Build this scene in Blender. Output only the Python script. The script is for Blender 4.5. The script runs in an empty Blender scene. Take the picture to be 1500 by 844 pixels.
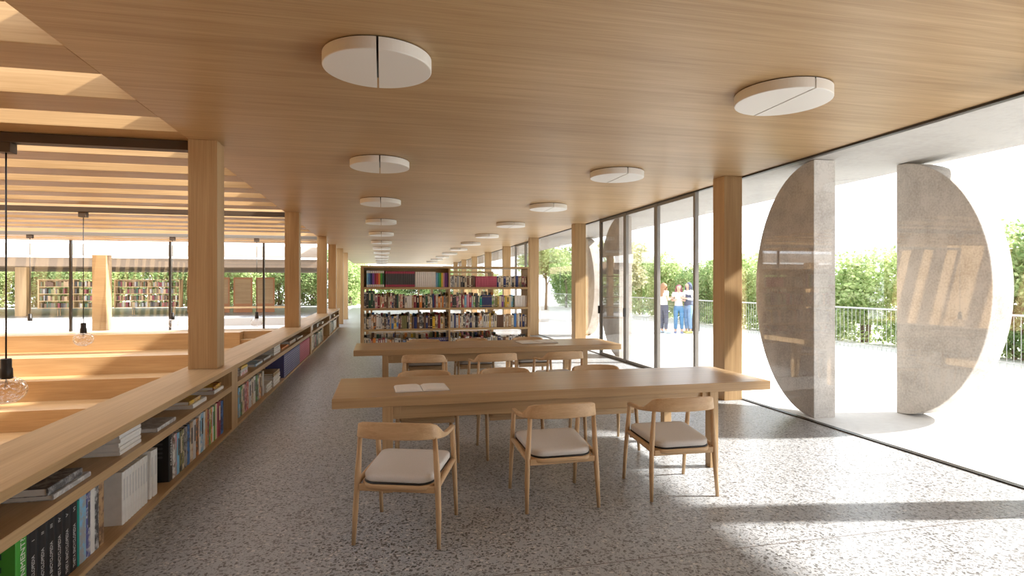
import bpy, bmesh, math, random
from mathutils import Vector, Matrix, noise as mnoise

R = math.radians
COL = bpy.context.scene.collection
SC = bpy.context.scene

# ------------------------------------------------------------------ helpers
class MB:
    """collects shapes, then links them as ONE mesh object"""
    def __init__(self):
        self.v = []; self.f = []; self.m = []; self.sm = []
    def add(self, vs, fs, mat=0, smooth=False):
        o = len(self.v)
        self.v += [tuple(p) for p in vs]
        for f in fs:
            self.f.append(tuple(i + o for i in f)); self.m.append(mat); self.sm.append(smooth)
        return self
    def box(self, x0, x1, y0, y1, z0, z1, mat=0, b=0.0):
        if b <= 0:
            vs = [(x0,y0,z0),(x1,y0,z0),(x1,y1,z0),(x0,y1,z0),(x0,y0,z1),(x1,y0,z1),(x1,y1,z1),(x0,y1,z1)]
            fs = [(0,3,2,1),(4,5,6,7),(0,1,5,4),(1,2,6,5),(2,3,7,6),(3,0,4,7)]
            return self.add(vs, fs, mat)
        bm = bmesh.new()
        bmesh.ops.create_cube(bm, size=1.0)
        for v in bm.verts:
            v.co = Vector((x0 if v.co.x < 0 else x1, y0 if v.co.y < 0 else y1, z0 if v.co.z < 0 else z1))
        bmesh.ops.bevel(bm, geom=bm.edges[:], offset=b, segments=2, affect='EDGES', profile=0.6)
        self.bm(bm, mat); bm.free()
        return self
    def bm(self, bm, mat=0, smooth=False):
        bm.verts.index_update()
        self.add([v.co[:] for v in bm.verts], [[v.index for v in f.verts] for f in bm.faces], mat, smooth)
    def rings(self, rings, mat=0, smooth=True, cap0=True, cap1=True):
        n = len(rings[0]); o = len(self.v)
        vs = [p for r in rings for p in r]
        fs = []
        for k in range(len(rings) - 1):
            for i in range(n):
                j = (i + 1) % n
                fs.append((k*n+i, k*n+j, (k+1)*n+j, (k+1)*n+i))
        self.add(vs, fs, mat, smooth)
        if cap0: self.f.append(tuple(o + i for i in reversed(range(n)))); self.m.append(mat); self.sm.append(False)
        if cap1: self.f.append(tuple(o + (len(rings)-1)*n + i for i in range(n))); self.m.append(mat); self.sm.append(False)
        return self
    def tube(self, pts, rad, n=12, mat=0):
        pts = [Vector(p) for p in pts]
        if not isinstance(rad, (list, tuple)): rad = [rad] * len(pts)
        up = Vector((0, 0, 1))
        rs = []
        for i, p in enumerate(pts):
            d = (pts[min(i+1, len(pts)-1)] - pts[max(i-1, 0)]).normalized()
            a = d.cross(up)
            if a.length < 1e-3: a = d.cross(Vector((0, 1, 0)))
            a.normalize(); b = a.cross(d).normalized()
            rs.append([p + (a*math.cos(t) + b*math.sin(t)) * rad[i] for t in [2*math.pi*k/n for k in range(n)]])
        return self.rings(rs, mat)
    def lathe(self, prof, n=32, mat=0, c=(0, 0, 0), smooth=True):
        rs = [[(c[0] + r*math.cos(2*math.pi*k/n), c[1] + r*math.sin(2*math.pi*k/n), c[2] + z) for k in range(n)] for r, z in prof]
        return self.rings(rs, mat, smooth)
    def mesh(self, name, mats):
        me = bpy.data.meshes.new(name)
        me.from_pydata(self.v, [], self.f)
        for m in (mats if isinstance(mats, (list, tuple)) else [mats]): me.materials.append(m)
        me.polygons.foreach_set('material_index', self.m)
        me.polygons.foreach_set('use_smooth', self.sm)
        me.update()
        bm = bmesh.new(); bm.from_mesh(me)
        bmesh.ops.recalc_face_normals(bm, faces=bm.faces[:])
        bm.to_mesh(me); bm.free()
        return me
    def build(self, name, mats, parent=None):
        return link(name, self.mesh(name, mats), parent)

def link(name, data, parent=None):
    o = bpy.data.objects.new(name, data)
    COL.objects.link(o)
    if parent is not None: o.parent = parent
    return o
def empty(name, loc=(0, 0, 0), rz=0.0):
    o = bpy.data.objects.new(name, None); COL.objects.link(o)
    o.location = loc; o.rotation_euler = (0, 0, rz); o.empty_display_size = 0.1
    return o
def tag(o, label=None, cat=None, group=None, kind=None):
    if label: o['label'] = label
    if cat: o['category'] = cat
    if group: o['group'] = group
    if kind: o['kind'] = kind
    return o
def copy_tree(o, parent=None):
    c = o.copy(); COL.objects.link(c)
    if parent is not None: c.parent = parent
    for ch in list(o.children): copy_tree(ch, c)
    return c
ORD = ['zeroth','first','second','third','fourth','fifth','sixth','seventh','eighth','ninth','tenth','eleventh','twelfth','thirteenth',
       'fourteenth','fifteenth','sixteenth','seventeenth','eighteenth','nineteenth','twentieth','twenty-first','twenty-second','twenty-third',
       'twenty-fourth','twenty-fifth','twenty-sixth','twenty-seventh','twenty-eighth','twenty-ninth','thirtieth'] + ['%dth' % k for k in range(31, 90)]

# ------------------------------------------------------------------ materials
def new_mat(name):
    m = bpy.data.materials.new(name); m.use_nodes = True
    nt = m.node_tree; nt.nodes.clear()
    out = nt.nodes.new('ShaderNodeOutputMaterial')
    return m, nt, out
def N(nt, t, **kw):
    n = nt.nodes.new(t)
    for k, v in kw.items():
        if k.startswith('i_'):
            key = k[2:]
            key = int(key) if key.isdigit() else key.replace('_', ' ')
            n.inputs[key].default_value = v
        else: setattr(n, k, v)
    return n
def plain(name, col, rough=0.5, spec=0.4, var=0.0, scale=30.0, bump=0.0, metal=0.0):
    m, nt, out = new_mat(name)
    p = N(nt, 'ShaderNodeBsdfPrincipled', i_Roughness=rough, i_Metallic=metal)
    p.inputs['Specular IOR Level'].default_value = spec
    p.inputs['Base Color'].default_value = (*col, 1)
    if var > 0 or bump > 0:
        tc = N(nt, 'ShaderNodeTexCoord')
        no = N(nt, 'ShaderNodeTexNoise', i_Scale=scale, i_Detail=5.0)
        nt.links.new(tc.outputs['Object'], no.inputs['Vector'])
        mx = N(nt, 'ShaderNodeMix', data_type='RGBA', blend_type='MIX')
        mx.inputs[6].default_value = (*[c*(1-var) for c in col], 1); mx.inputs[7].default_value = (*[min(1, c*(1+var)) for c in col], 1)
        nt.links.new(no.outputs[0], mx.inputs[0]); nt.links.new(mx.outputs[2], p.inputs['Base Color'])
        if bump > 0:
            b = N(nt, 'ShaderNodeBump', i_Strength=bump, i_Distance=0.01)
            nt.links.new(no.outputs[0], b.inputs['Height']); nt.links.new(b.outputs[0], p.inputs['Normal'])
    nt.links.new(p.outputs[0], out.inputs[0])
    return m
def wood(name, dark, light, axis, rough=0.42, across=9.0, along=0.45, spec=0.35):
    m, nt, out = new_mat(name)
    tc = N(nt, 'ShaderNodeTexCoord'); oi = N(nt, 'ShaderNodeObjectInfo')
    ad = N(nt, 'ShaderNodeVectorMath', operation='MULTIPLY_ADD')
    ad.inputs[1].default_value = (1, 1, 1)
    cb = N(nt, 'ShaderNodeMath', operation='MULTIPLY'); cb.inputs[1].default_value = 37.0
    nt.links.new(oi.outputs['Random'], cb.inputs[0])
    nt.links.new(tc.outputs['Object'], ad.inputs[0]); nt.links.new(cb.outputs[0], ad.inputs[2])
    def layer(s_al, s_ac, detail, dist):
        mp = N(nt, 'ShaderNodeMapping')
        s = [s_ac] * 3; s['xyz'.index(axis)] = s_al
        mp.inputs['Scale'].default_value = s
        nt.links.new(ad.outputs[0], mp.inputs['Vector'])
        no = N(nt, 'ShaderNodeTexNoise', i_Scale=1.0, i_Detail=detail, i_Distortion=dist)
        nt.links.new(mp.outputs[0], no.inputs['Vector'])
        return no
    a = layer(along, across, 5.0, 0.7)
    b = layer(along*3.5, across*9, 3.0, 0.1)
    c = layer(along*0.9, across*0.12, 2.0, 0.4)
    m1 = N(nt, 'ShaderNodeMath', operation='MULTIPLY_ADD'); m1.inputs[1].default_value = 0.50
    m2 = N(nt, 'ShaderNodeMath', operation='MULTIPLY_ADD'); m2.inputs[1].default_value = 0.42; 
    m3 = N(nt, 'ShaderNodeMath', operation='MULTIPLY_ADD'); m3.inputs[1].default_value = 0.35; m3.inputs[2].default_value = -0.13
    nt.links.new(c.outputs[0], m3.inputs[0]); nt.links.new(b.outputs[0], m2.inputs[0]); nt.links.new(m3.outputs[0], m2.inputs[2])
    nt.links.new(a.outputs[0], m1.inputs[0]); nt.links.new(m2.outputs[0], m1.inputs[2])
    cr = N(nt, 'ShaderNodeValToRGB')
    cr.color_ramp.elements[0].position = 0.34; cr.color_ramp.elements[0].color = (*dark, 1)
    cr.color_ramp.elements[1].position = 0.70; cr.color_ramp.elements[1].color = (*light, 1)
    nt.links.new(m1.outputs[0], cr.inputs[0])
    p = N(nt, 'ShaderNodeBsdfPrincipled', i_Roughness=rough)
    p.inputs['Specular IOR Level'].default_value = spec
    nt.links.new(cr.outputs[0], p.inputs['Base Color'])
    bp = N(nt, 'ShaderNodeBump', i_Strength=0.06, i_Distance=0.004)
    nt.links.new(b.outputs[0], bp.inputs['Height']); nt.links.new(bp.outputs[0], p.inputs['Normal'])
    nt.links.new(p.outputs[0], out.inputs[0])
    return m
def glass(name, base=0.05, rough=0.0, tint=(1, 1, 1)):
    m, nt, out = new_mat(name)
    lw = N(nt, 'ShaderNodeLayerWeight', i_Blend=0.5)
    pw = N(nt, 'ShaderNodeMath', operation='POWER'); pw.inputs[1].default_value = 4.0
    ma = N(nt, 'ShaderNodeMath', operation='MULTIPLY_ADD', use_clamp=True); ma.inputs[1].default_value = 0.9; ma.inputs[2].default_value = base
    nt.links.new(lw.outputs['Facing'], pw.inputs[0]); nt.links.new(pw.outputs[0], ma.inputs[0])
    t = N(nt, 'ShaderNodeBsdfTransparent'); t.inputs[0].default_value = (*tint, 1)
    g = N(nt, 'ShaderNodeBsdfGlossy', i_Roughness=rough)
    mx = N(nt, 'ShaderNodeMixShader')
    nt.links.new(ma.outputs[0], mx.inputs[0]); nt.links.new(t.outputs[0], mx.inputs[1]); nt.links.new(g.outputs[0], mx.inputs[2])
    nt.links.new(mx.outputs[0], out.inputs[0])
    return m
def terrazzo():
    m, nt, out = new_mat('terrazzo')
    tc = N(nt, 'ShaderNodeTexCoord')
    no = N(nt, 'ShaderNodeTexNoise', i_Scale=14.0, i_Detail=3.0)
    nt.links.new(tc.outputs['Object'], no.inputs['Vector'])
    mxv = N(nt, 'ShaderNodeMix', data_type='VECTOR'); mxv.inputs[0].default_value = 0.06
    nt.links.new(tc.outputs['Object'], mxv.inputs[4]); nt.links.new(no.outputs[1], mxv.inputs[5])
    def chips(scale, thr, size):
        vo = N(nt, 'ShaderNodeTexVoronoi', i_Scale=scale, feature='F1')
        nt.links.new(mxv.outputs[1], vo.inputs['Vector'])
        sp = N(nt, 'ShaderNodeSeparateColor'); nt.links.new(vo.outputs['Color'], sp.inputs[0])
        lt = N(nt, 'ShaderNodeMath', operation='LESS_THAN'); lt.inputs[1].default_value = thr
        nt.links.new(sp.outputs[0], lt.inputs[0])
        l2 = N(nt, 'ShaderNodeMath', operation='LESS_THAN'); l2.inputs[1].default_value = size
        nt.links.new(vo.outputs['Distance'], l2.inputs[0])
        mu = N(nt, 'ShaderNodeMath', operation='MULTIPLY')
        nt.links.new(lt.outputs[0], mu.inputs[0]); nt.links.new(l2.outputs[0], mu.inputs[1])
        return mu, sp
    a, asp = chips(52, 0.50, 0.50)
    b, bsp = chips(95, 0.35, 0.5)
    fine = N(nt, 'ShaderNodeTexNoise', i_Scale=160.0, i_Detail=2.0)
    nt.links.new(tc.outputs['Object'], fine.inputs['Vector'])
    base = N(nt, 'ShaderNodeMix', data_type='RGBA')
    base.inputs[6].default_value = (0.285, 0.300, 0.318, 1); base.inputs[7].default_value = (0.43, 0.45, 0.475, 1)
    nt.links.new(fine.outputs[0], base.inputs[0])
    ca = N(nt, 'ShaderNodeValToRGB')
    ca.color_ramp.interpolation = 'CONSTANT'
    ca.color_ramp.elements[0].color = (0.095, 0.093, 0.09, 1)
    ca.color_ramp.elements[1].position = 0.45; ca.color_ramp.elements[1].color = (0.185, 0.186, 0.186, 1)
    e = ca.color_ramp.elements.new(0.8); e.color = (0.52, 0.51, 0.49, 1)
    nt.links.new(asp.outputs[1], ca.inputs[0])
    m1 = N(nt, 'ShaderNodeMix', data_type='RGBA')
    nt.links.new(a.outputs[0], m1.inputs[0]); nt.links.new(base.outputs[2], m1.inputs[6]); nt.links.new(ca.outputs[0], m1.inputs[7])
    m2 = N(nt, 'ShaderNodeMix', data_type='RGBA'); m2.inputs[7].default_value = (0.18, 0.18, 0.18, 1)
    nt.links.new(b.outputs[0], m2.inputs[0]); nt.links.new(m1.outputs[2], m2.inputs[6])
    # thin expansion joints across the hall
    sx = N(nt, 'ShaderNodeSeparateXYZ'); nt.links.new(tc.outputs['Object'], sx.inputs[0])
    pp = N(nt, 'ShaderNodeMath', operation='ADD'); pp.inputs[1].default_value = 100 * 4.1 - 3.10 + 2.05
    nt.links.new(sx.outputs[1], pp.inputs[0])
    mo = N(nt, 'ShaderNodeMath', operation='MODULO'); mo.inputs[1].default_value = 4.1
    nt.links.new(pp.outputs[0], mo.inputs[0])
    su = N(nt, 'ShaderNodeMath', operation='SUBTRACT'); su.inputs[1].default_value = 2.05
    nt.links.new(mo.outputs[0], su.inputs[0])
    ab = N(nt, 'ShaderNodeMath', operation='ABSOLUTE'); nt.links.new(su.outputs[0], ab.inputs[0])
    lt = N(nt, 'ShaderNodeMath', operation='LESS_THAN'); lt.inputs[1].default_value = 0.004
    nt.links.new(ab.outputs[0], lt.inputs[0])
    m3 = N(nt, 'ShaderNodeMix', data_type='RGBA'); m3.inputs[7].default_value = (0.12, 0.10, 0.09, 1)
    nt.links.new(lt.outputs[0], m3.inputs[0]); nt.links.new(m2.outputs[2], m3.inputs[6])
    p = N(nt, 'ShaderNodeBsdfPrincipled', i_Roughness=0.36)
    p.inputs['Specular IOR Level'].default_value = 0.5
    nt.links.new(m3.outputs[2], p.inputs['Base Color'])
    nt.links.new(p.outputs[0], out.inputs[0])
    return m
def concrete(name, c0, c1, scale=3.0):
    m, nt, out = new_mat(name)
    tc = N(nt, 'ShaderNodeTexCoord')
    n1 = N(nt, 'ShaderNodeTexNoise', i_Scale=scale, i_Detail=8.0, i_Roughness=0.65)
    n2 = N(nt, 'ShaderNodeTexNoise', i_Scale=scale*14, i_Detail=3.0)
    for n in (n1, n2): nt.links.new(tc.outputs['Object'], n.inputs['Vector'])
    ad = N(nt, 'ShaderNodeMath', operation='MULTIPLY_ADD'); ad.inputs[1].default_value = 0.6
    nt.links.new(n2.outputs[0], ad.inputs[0]); nt.links.new(n1.outputs[0], ad.inputs[2])
    cr = N(nt, 'ShaderNodeValToRGB')
    cr.color_ramp.elements[0].position = 0.52; cr.color_ramp.elements[0].color = (*c0, 1)
    cr.color_ramp.elements[1].position = 0.90; cr.color_ramp.elements[1].color = (*c1, 1)
    nt.links.new(ad.outputs[0], cr.inputs[0])
    p = N(nt, 'ShaderNodeBsdfPrincipled', i_Roughness=0.8)
    nt.links.new(cr.outputs[0], p.inputs['Base Color'])
    bp = N(nt, 'ShaderNodeBump', i_Strength=0.25, i_Distance=0.01)
    nt.links.new(n2.outputs[0], bp.inputs['Height']); nt.links.new(bp.outputs[0], p.inputs['Normal'])
    nt.links.new(p.outputs[0], out.inputs[0])
    return m
def leaf_mat(name, c0, c1, c2):
    m, nt, out = new_mat(name)
    tc = N(nt, 'ShaderNodeTexCoord'); oi = N(nt, 'ShaderNodeObjectInfo')
    no = N(nt, 'ShaderNodeTexNoise', i_Scale=5.0, i_Detail=4.0)
    nt.links.new(tc.outputs['Object'], no.inputs['Vector'])
    cr = N(nt, 'ShaderNodeValToRGB')
    cr.color_ramp.elements[0].position = 0.32; cr.color_ramp.elements[0].color = (*c0, 1)
    cr.color_ramp.elements[1].position = 0.68; cr.color_ramp.elements[1].color = (*c2, 1)
    e = cr.color_ramp.elements.new(0.5); e.color = (*c1, 1)
    nt.links.new(no.outputs[0], cr.inputs[0])
    d = N(nt, 'ShaderNodeBsdfDiffuse'); t = N(nt, 'ShaderNodeBsdfTranslucent')
    mx = N(nt, 'ShaderNodeMixShader', i_Fac=0.5)
    for s in (d, t): nt.links.new(cr.outputs[0], s.inputs[0])
    nt.links.new(d.outputs[0], mx.inputs[1]); nt.links.new(t.outputs[0], mx.inputs[2])
    nt.links.new(mx.outputs[0], out.inputs[0])
    return m

OAK_D, OAK_L = (0.39, 0.245, 0.115), (0.59, 0.405, 0.22)
M = {
    'ceil': wood('oak ceiling', (0.375, 0.237, 0.113), (0.57, 0.395, 0.213), 'x', across=15.0, along=0.6),
    'louvre': wood('louvre oak', (0.34, 0.205, 0.09), (0.52, 0.345, 0.175), 'x'),
    'oak_x': wood('oak grain x', OAK_D, OAK_L, 'x'),
    'oak_y': wood('oak grain y', OAK_D, OAK_L, 'y'),
    'oak_z': wood('oak grain z', OAK_D, OAK_L, 'z'),
    'table': wood('table oak', (0.385, 0.25, 0.128), (0.56, 0.39, 0.218), 'x', rough=0.30, across=10.0),
    'table_z': wood('table leg oak', (0.385, 0.25, 0.128), (0.56, 0.39, 0.218), 'z', rough=0.4, across=10.0),
    'chair': wood('chair ash x', (0.49, 0.318, 0.172), (0.66, 0.465, 0.275), 'x', across=26.0, along=1.6),
    'chair_z': wood('chair ash z', (0.49, 0.318, 0.172), (0.66, 0.465, 0.275), 'z', across=26.0, along=1.6),
    'step': wood('seating oak', (0.37, 0.222, 0.10), (0.53, 0.35, 0.178), 'x', across=5.0, along=0.4),
    'shelf': wood('bookcase oak', (0.39, 0.26, 0.12), (0.57, 0.41, 0.22), 'x', across=10.0),
    'terrazzo': terrazzo(),
    'concrete': concrete('beige concrete', (0.29, 0.268, 0.243), (0.50, 0.468, 0.432)),
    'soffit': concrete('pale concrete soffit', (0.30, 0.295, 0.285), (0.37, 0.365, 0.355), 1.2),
    'paving': concrete('white paving', (0.58, 0.575, 0.565), (0.66, 0.655, 0.645), 0.8),
    'white': plain('white lacquer', (0.80, 0.78, 0.74), 0.45),
    'white_wall': plain('white render', (0.78, 0.77, 0.75), 0.8, var=0.03, scale=2.0),
    'dark': plain('dark bronze metal', (0.055, 0.050, 0.045), 0.4, metal=0.3),
    'frame': plain('grey bronze frame', (0.24, 0.225, 0.205), 0.4, metal=0.4),
    'rail': plain('pale grey rail', (0.50, 0.50, 0.48), 0.5),
    'black': plain('black bakelite', (0.018, 0.016, 0.015), 0.35),
    'beam': plain('dark steel beam', (0.075, 0.050, 0.033), 0.55, var=0.15, scale=3),
    'fabric': plain('grey wool', (0.66, 0.635, 0.61), 0.95, 0.1, var=0.16, scale=260.0, bump=0.3),
    'glass': glass('window glass', 0.065),
    'bulb': glass('bulb glass', 0.17),
    'paper': plain('paper', (0.80, 0.78, 0.74), 0.8, var=0.05, scale=60),
    'skin': plain('skin', (0.62, 0.40, 0.30), 0.6),
    'leaf_a': leaf_mat('bright leaves', (0.20, 0.30, 0.10), (0.40, 0.50, 0.22), (0.62, 0.66, 0.40)),
    'leaf_b': leaf_mat('deep leaves', (0.12, 0.21, 0.075), (0.27, 0.38, 0.16), (0.52, 0.57, 0.31)),
    'leaf_c': leaf_mat('pale leaves', (0.34, 0.33, 0.18), (0.50, 0.50, 0.32), (0.66, 0.64, 0.48)),
    'bark': plain('bark', (0.20, 0.15, 0.11), 0.9, var=0.3, scale=12),
}
# roughen the bulb's surface: small seeds in the glass
def seed_bulb():
    nt = M['bulb'].node_tree
    tc = N(nt, 'ShaderNodeTexCoord'); vo = N(nt, 'ShaderNodeTexVoronoi', i_Scale=22.0)
    nt.links.new(tc.outputs['Object'], vo.inputs['Vector'])
    b = N(nt, 'ShaderNodeBump', i_Strength=1.0, i_Distance=0.03)
    nt.links.new(vo.outputs['Distance'], b.inputs['Height'])
    for n in nt.nodes:
        if n.type in ('BSDF_GLOSSY', 'LAYER_WEIGHT'): nt.links.new(b.outputs[0], n.inputs['Normal'])
seed_bulb()

# ------------------------------------------------------------------ the setting
H = 3.12            # ceiling height
XL, XR = -1.97, 4.93
YN, YF = -2.0, 42.0
def struct(name, mb, mat, label=None):
    o = mb.build(name, mat); o['kind'] = 'structure'
    if label: o['label'] = label
    return o
struct('floor', MB().box(-2.05, XR, YN, YF, -0.3, 0), M['terrazzo'], 'grey speckled terrazzo floor of the reading hall')
struct('ceiling', MB().box(XL, XR, YN, YF, H, H + 0.36), M['ceil'], 'flat oak veneer ceiling over the reading hall')
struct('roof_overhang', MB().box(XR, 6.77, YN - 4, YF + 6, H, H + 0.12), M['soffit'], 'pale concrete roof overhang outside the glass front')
struct('wall_back', MB().box(-13.2, XR, YN - 0.2, YN, -2.7, H + 0.45), M['oak_z'], 'unseen timber wall added close behind the camera to darken the hall')  # unseen wall, set close behind the camera to keep daylight off the foreground
struct('wall_left', MB().box(-13.2, -13.0, YN, 22.3, -2.7, H + 0.45), M['oak_z'], 'timber wall on the far side of the sunken atrium')
struct('wall_plinth', MB().box(-2.12, -2.05, YN, 22.2, -2.7, 0), M['oak_y'], 'timber lining below the long counter')
struct('ground', MB().box(XR, 90, -40, 120, -0.3, -0.0).box(-60, -2.05, 22.2, 120, -0.3, 0.0).box(-2.05, XR, YF, 120, -0.3, 0.0),
       M['paving'], 'sunlit white paved terrace outside the glass')

# timber pillars
def pillar(x0, x1, y0, y1, z0, z1, label):
    o = MB().box(-(x1-x0)/2, (x1-x0)/2, -(y1-y0)/2, (y1-y0)/2, 0, z1-z0, 0, 0.006).build('timber_pillar', M['oak_z'])
    o.location = ((x0+x1)/2, (y0+y1)/2, z0)
    return tag(o, label, 'pillar', 'square timber pillars', 'structure')
LEDGE = 0.725
for k, y in enumerate((0.45, 6.55, 12.6, 18.6, 22.35)):
    if k == 0: continue
    pillar(-1.97, -1.69, y, y + 0.28, LEDGE, H, '%s square oak pillar standing on the long counter' % ['', 'nearest and widest looking', 'second', 'third', 'last'][k])
pillar(-1.86, -1.58, 24.6, 24.88, 0, H, 'oak pillar on the floor just past the counter end')
pillar(-1.86, -1.58, 27.9, 28.18, 0, H, 'farthest oak pillar on the floor past the counter end')
for k, y in enumerate((-1.1, 3.0, 7.1, 13.4, 17.75, 21.9, 25.95, 30.0, 34.0, 38.0)):
    lab = {2: 'large oak pillar beside the glass next to the near table', 3: 'oak pillar beside the glass past the sliding doors',
           4: 'oak pillar rising right behind the tall bookcase end'}.get(k, '%s oak pillar by the glass seen above the tall bookcase' % ORD[max(1, k - 4)])
    if k < 2: lab = 'oak pillar by the glass, out of the picture, casting a floor shadow'
    pillar(4.62, 4.90, y, y + 0.28, 0, H, lab)

# glass front: fixed panes and sliding doors
def window(name, y0, y1, joints=(), label=None):
    r = empty(name, (4.93, (y0+y1)/2, 0)); tag(r, label, None, None, 'structure')
    ys = [y0, *joints, y1]
    for a, b in zip(ys[:-1], ys[1:]):
        MB().box(-0.006, 0.006, a + 0.004 - r.location.y, b - 0.004 - r.location.y, 0.012, H - 0.005).build('pane', M['glass'], r)
    return r
window('window_1', YN, 8.34, (7.24,), 'tall frameless glass panes beside the tables')
window('window_2', 12.50, 18.2, (15.6,), 'tall frameless glass pane between the sliding doors')
window('window_3', 21.2, YF, (25.9, 26.2, 30, 34, 38), 'glass panes far down the hall')
def sliding_door(name, leaves, label):
    y0 = leaves[0][0]
    r = empty(name, (4.93, y0, 0)); tag(r, label, None, None, 'structure')
    for k, (a, b, w) in enumerate(leaves):
        a -= y0; b -= y0
        lf = MB().box(-0.03, 0.035, a, a + w, 0.012, H - 0.025).box(-0.03, 0.035, b - w, b, 0.012, H - 0.025)
        lf.box(-0.02, 0.025, a + w, b - w, 0.012, 0.06).box(-0.02, 0.025, a + w, b - w, H - 0.075, H - 0.025)
        lf = lf.build('door_leaf', M['frame'], r)
        MB().box(-0.006, 0.006, a + w, b - w, 0.06, H - 0.075).build('pane', M['glass'], lf)
        if k > 0: MB().box(-0.075, -0.03, b - w/2 - 0.02, b - w/2 + 0.02, 0.95, 1.13, 0, 0.006).build('door_handle', M['dark'], lf)
sliding_door('door_1', [(8.335, 9.70, 0.062), (9.705, 11.08, 0.062), (11.085, 12.50, 0.062)], 'dark framed sliding glass doors facing the terrace')
sliding_door('door_2', [(18.21, 19.6, 0.08), (19.6, 21.19, 0.08)], 'far dark framed sliding doors seen above the bookcase')
struct('trim_1', MB().box(4.90, 4.965, YN, YF, 0.0, 0.012), M['dark'], 'dark metal track at the foot of the glass')
struct('trim_2', MB().box(4.90, 4.965, YN, YF, H - 0.022, H - 0.0005), M['dark'], 'dark metal track at the top of the glass')

# atrium roof louvres, dark cross beams
LOUV = [1.0, 2.05, 3.1, 4.18, 5.27, 6.05] + [7.55 + 1.06*k for k in range(14)]
LOUV = [y for y in LOUV if y < 21.7 and not 12.2 < y < 13.0 and not 18.1 < y < 18.9]
lb = MB().box(-13.0, XL - 0.005, -0.25, 0.25, 0, 0.45, 0, 0.004).mesh('louvre', M['louvre'])
for k, y in enumerate([-3.2, -2.15, -1.1, -0.05] + LOUV):
    if y == 6.05: y = 6.28
    o = link('roof_louvre', lb); o.location = (0, y + 0.25, H)
    tag(o, 'deep oak roof louvre over the atrium, %s from the front' % ORD[k + 1], 'louvre', 'oak louvres over the atrium', 'structure')
for k, y in enumerate((0.6, 6.62, 12.62, 18.62)):
    o = MB().box(-13.0, XL, 0, 0.14, 0, 0.095, 0, 0.004).build('cross_beam', M['frame'] if k == 3 else M['beam']); o.location = (0, y, H - 0.10)
    tag(o, ['dark steel beam across the atrium, out of the picture', 'dark steel beam across the atrium at the nearest counter pillar', 'dark steel beam across the atrium at the second counter pillar', 'grey steel beam across the atrium at the third counter pillar'][k], 'beam', 'dark beams across the atrium', 'structure')

# stepped seating
TR = [(21.06, 0.0), (19.35, -0.53), (18.4, -1.06), (17.06, -1.62), (15.75, -2.15)]
mb = MB()
ys = [22.3] + [t[0] for t in TR]
for k, (y, z) in enumerate(TR):
    x1 = -4.73 if k == 0 else -3.4 if k == 1 else -2.13
    mb.box(-13.0, x1, y, ys[k] + (0.0 if k == 0 else 0.0), -2.7, z, 0, 0.01)
tag(mb.build('seating_steps', M['step']), 'broad warm oak seating steps going down into the atrium', 'seating steps', None, 'structure')
mb = MB()
for k in range(10):
    z = -0.265 * k
    mb.box(-4.73 if k < 3 else -3.4, -2.13, 21.6 - 0.42*k, 22.25, -2.7, z - 0.001, 0, 0.006)
tag(mb.build('stair', M['step']), 'narrow oak stair beside the seating steps', 'stair', None, 'structure')
struct('floor_atrium', MB().box(-13.0, -2.13, YN, 22.2, -2.9, -2.7), M['step'], 'timber floor at the bottom of the atrium')

# glazed end of the atrium
r = tag(empty('window_4', (-7.5, 22.15, 0)), 'glass wall at the far end of the atrium', None, None, 'structure')
xs = [-13.0, -10.25, -7.22, -4.17, -2.06]
for a, b in zip(xs[:-1], xs[1:]):
    MB().box(a + 7.5 + 0.03, b + 7.5 - 0.03, -0.006, 0.006, 0.03, H).build('pane', M['glass'], r)
for x in xs[1:-1]:
    MB().box(x + 7.5 - 0.03, x + 7.5 + 0.03, -0.05, 0.05, 0.0, H).build('mullion', M['dark'], r)
MB().box(-5.5, 5.44, -0.06, 0.06, 0.0, 0.04).build('sill', M['white'], r)
MB().box(-5.5, 5.44, -0.06, 0.06, H, H + 0.45).build('window_head', M['oak_x'], r)

# building wing across the courtyard
struct('wall_beam', MB().box(-15, -2.4, 22.9, 23.3, 2.66, 3.05), M['white_wall'], 'white fascia beam outside the far atrium glass')
o = MB().box(-0.22, 0.22, -0.22, 0.22, 0, 2.66, 0, 0.01).build('timber_pillar', M['step']); o.location = (-9.72, 23.1, 0)
tag(o, 'pale oak pillar carrying the white beam outside the atrium glass', 'pillar', None, 'structure')
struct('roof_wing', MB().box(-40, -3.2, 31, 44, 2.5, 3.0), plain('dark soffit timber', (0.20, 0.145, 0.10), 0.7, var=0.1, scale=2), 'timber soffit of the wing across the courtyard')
struct('trim_3', MB().box(-40, -3.2, 30.9, 31, 2.9, 3.4), M['white_wall'], 'white roof edge of the wing across the courtyard')
struct('wall_low', MB().box(-9.3, -2.6, 24.6, 24.9, 0, 0.30), M['white_wall'], 'low white wall in the courtyard')
struct('floor_wing', MB().box(-40, -3.2, 31, 44, 0.0, 0.05), M['terrazzo'], 'grey floor of the wing across the courtyard')
for k, (x, w) in enumerate(((-21.0, 0.5), (-17.6, 0.5), (-4.9, 0.35))):
    o = MB().box(-w/2, w/2, -0.2, 0.2, 0, 2.8, 0, 0.01).build('timber_pillar', M['oak_z']); o.location = (x, 33.5, 0.05)
    tag(o, '%s brown oak pillar in the wing across the courtyard' % ['first', 'second', 'third'][k], 'pillar', None, 'structure')
PANEL = plain('rust timber panel', (0.52, 0.22, 0.10), 0.6, var=0.12, scale=3)
for k, x in enumerate((-10.2, -9.0, -7.8, -6.6)):
    o = MB().box(-0.5, 0.5, -0.03, 0.03, 0, 2.0).box(-0.42, 0.42, -0.04, -0.03, 0.5, 1.9, 1).build('wall_panel', [PANEL, M['oak_x']])
    o.location = (x, 35.5, 0.05)
    tag(o, 'rust brown timber panel across the courtyard, %s in its row' % ORD[k+1], 'panel', 'rust panels across the courtyard')
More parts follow.
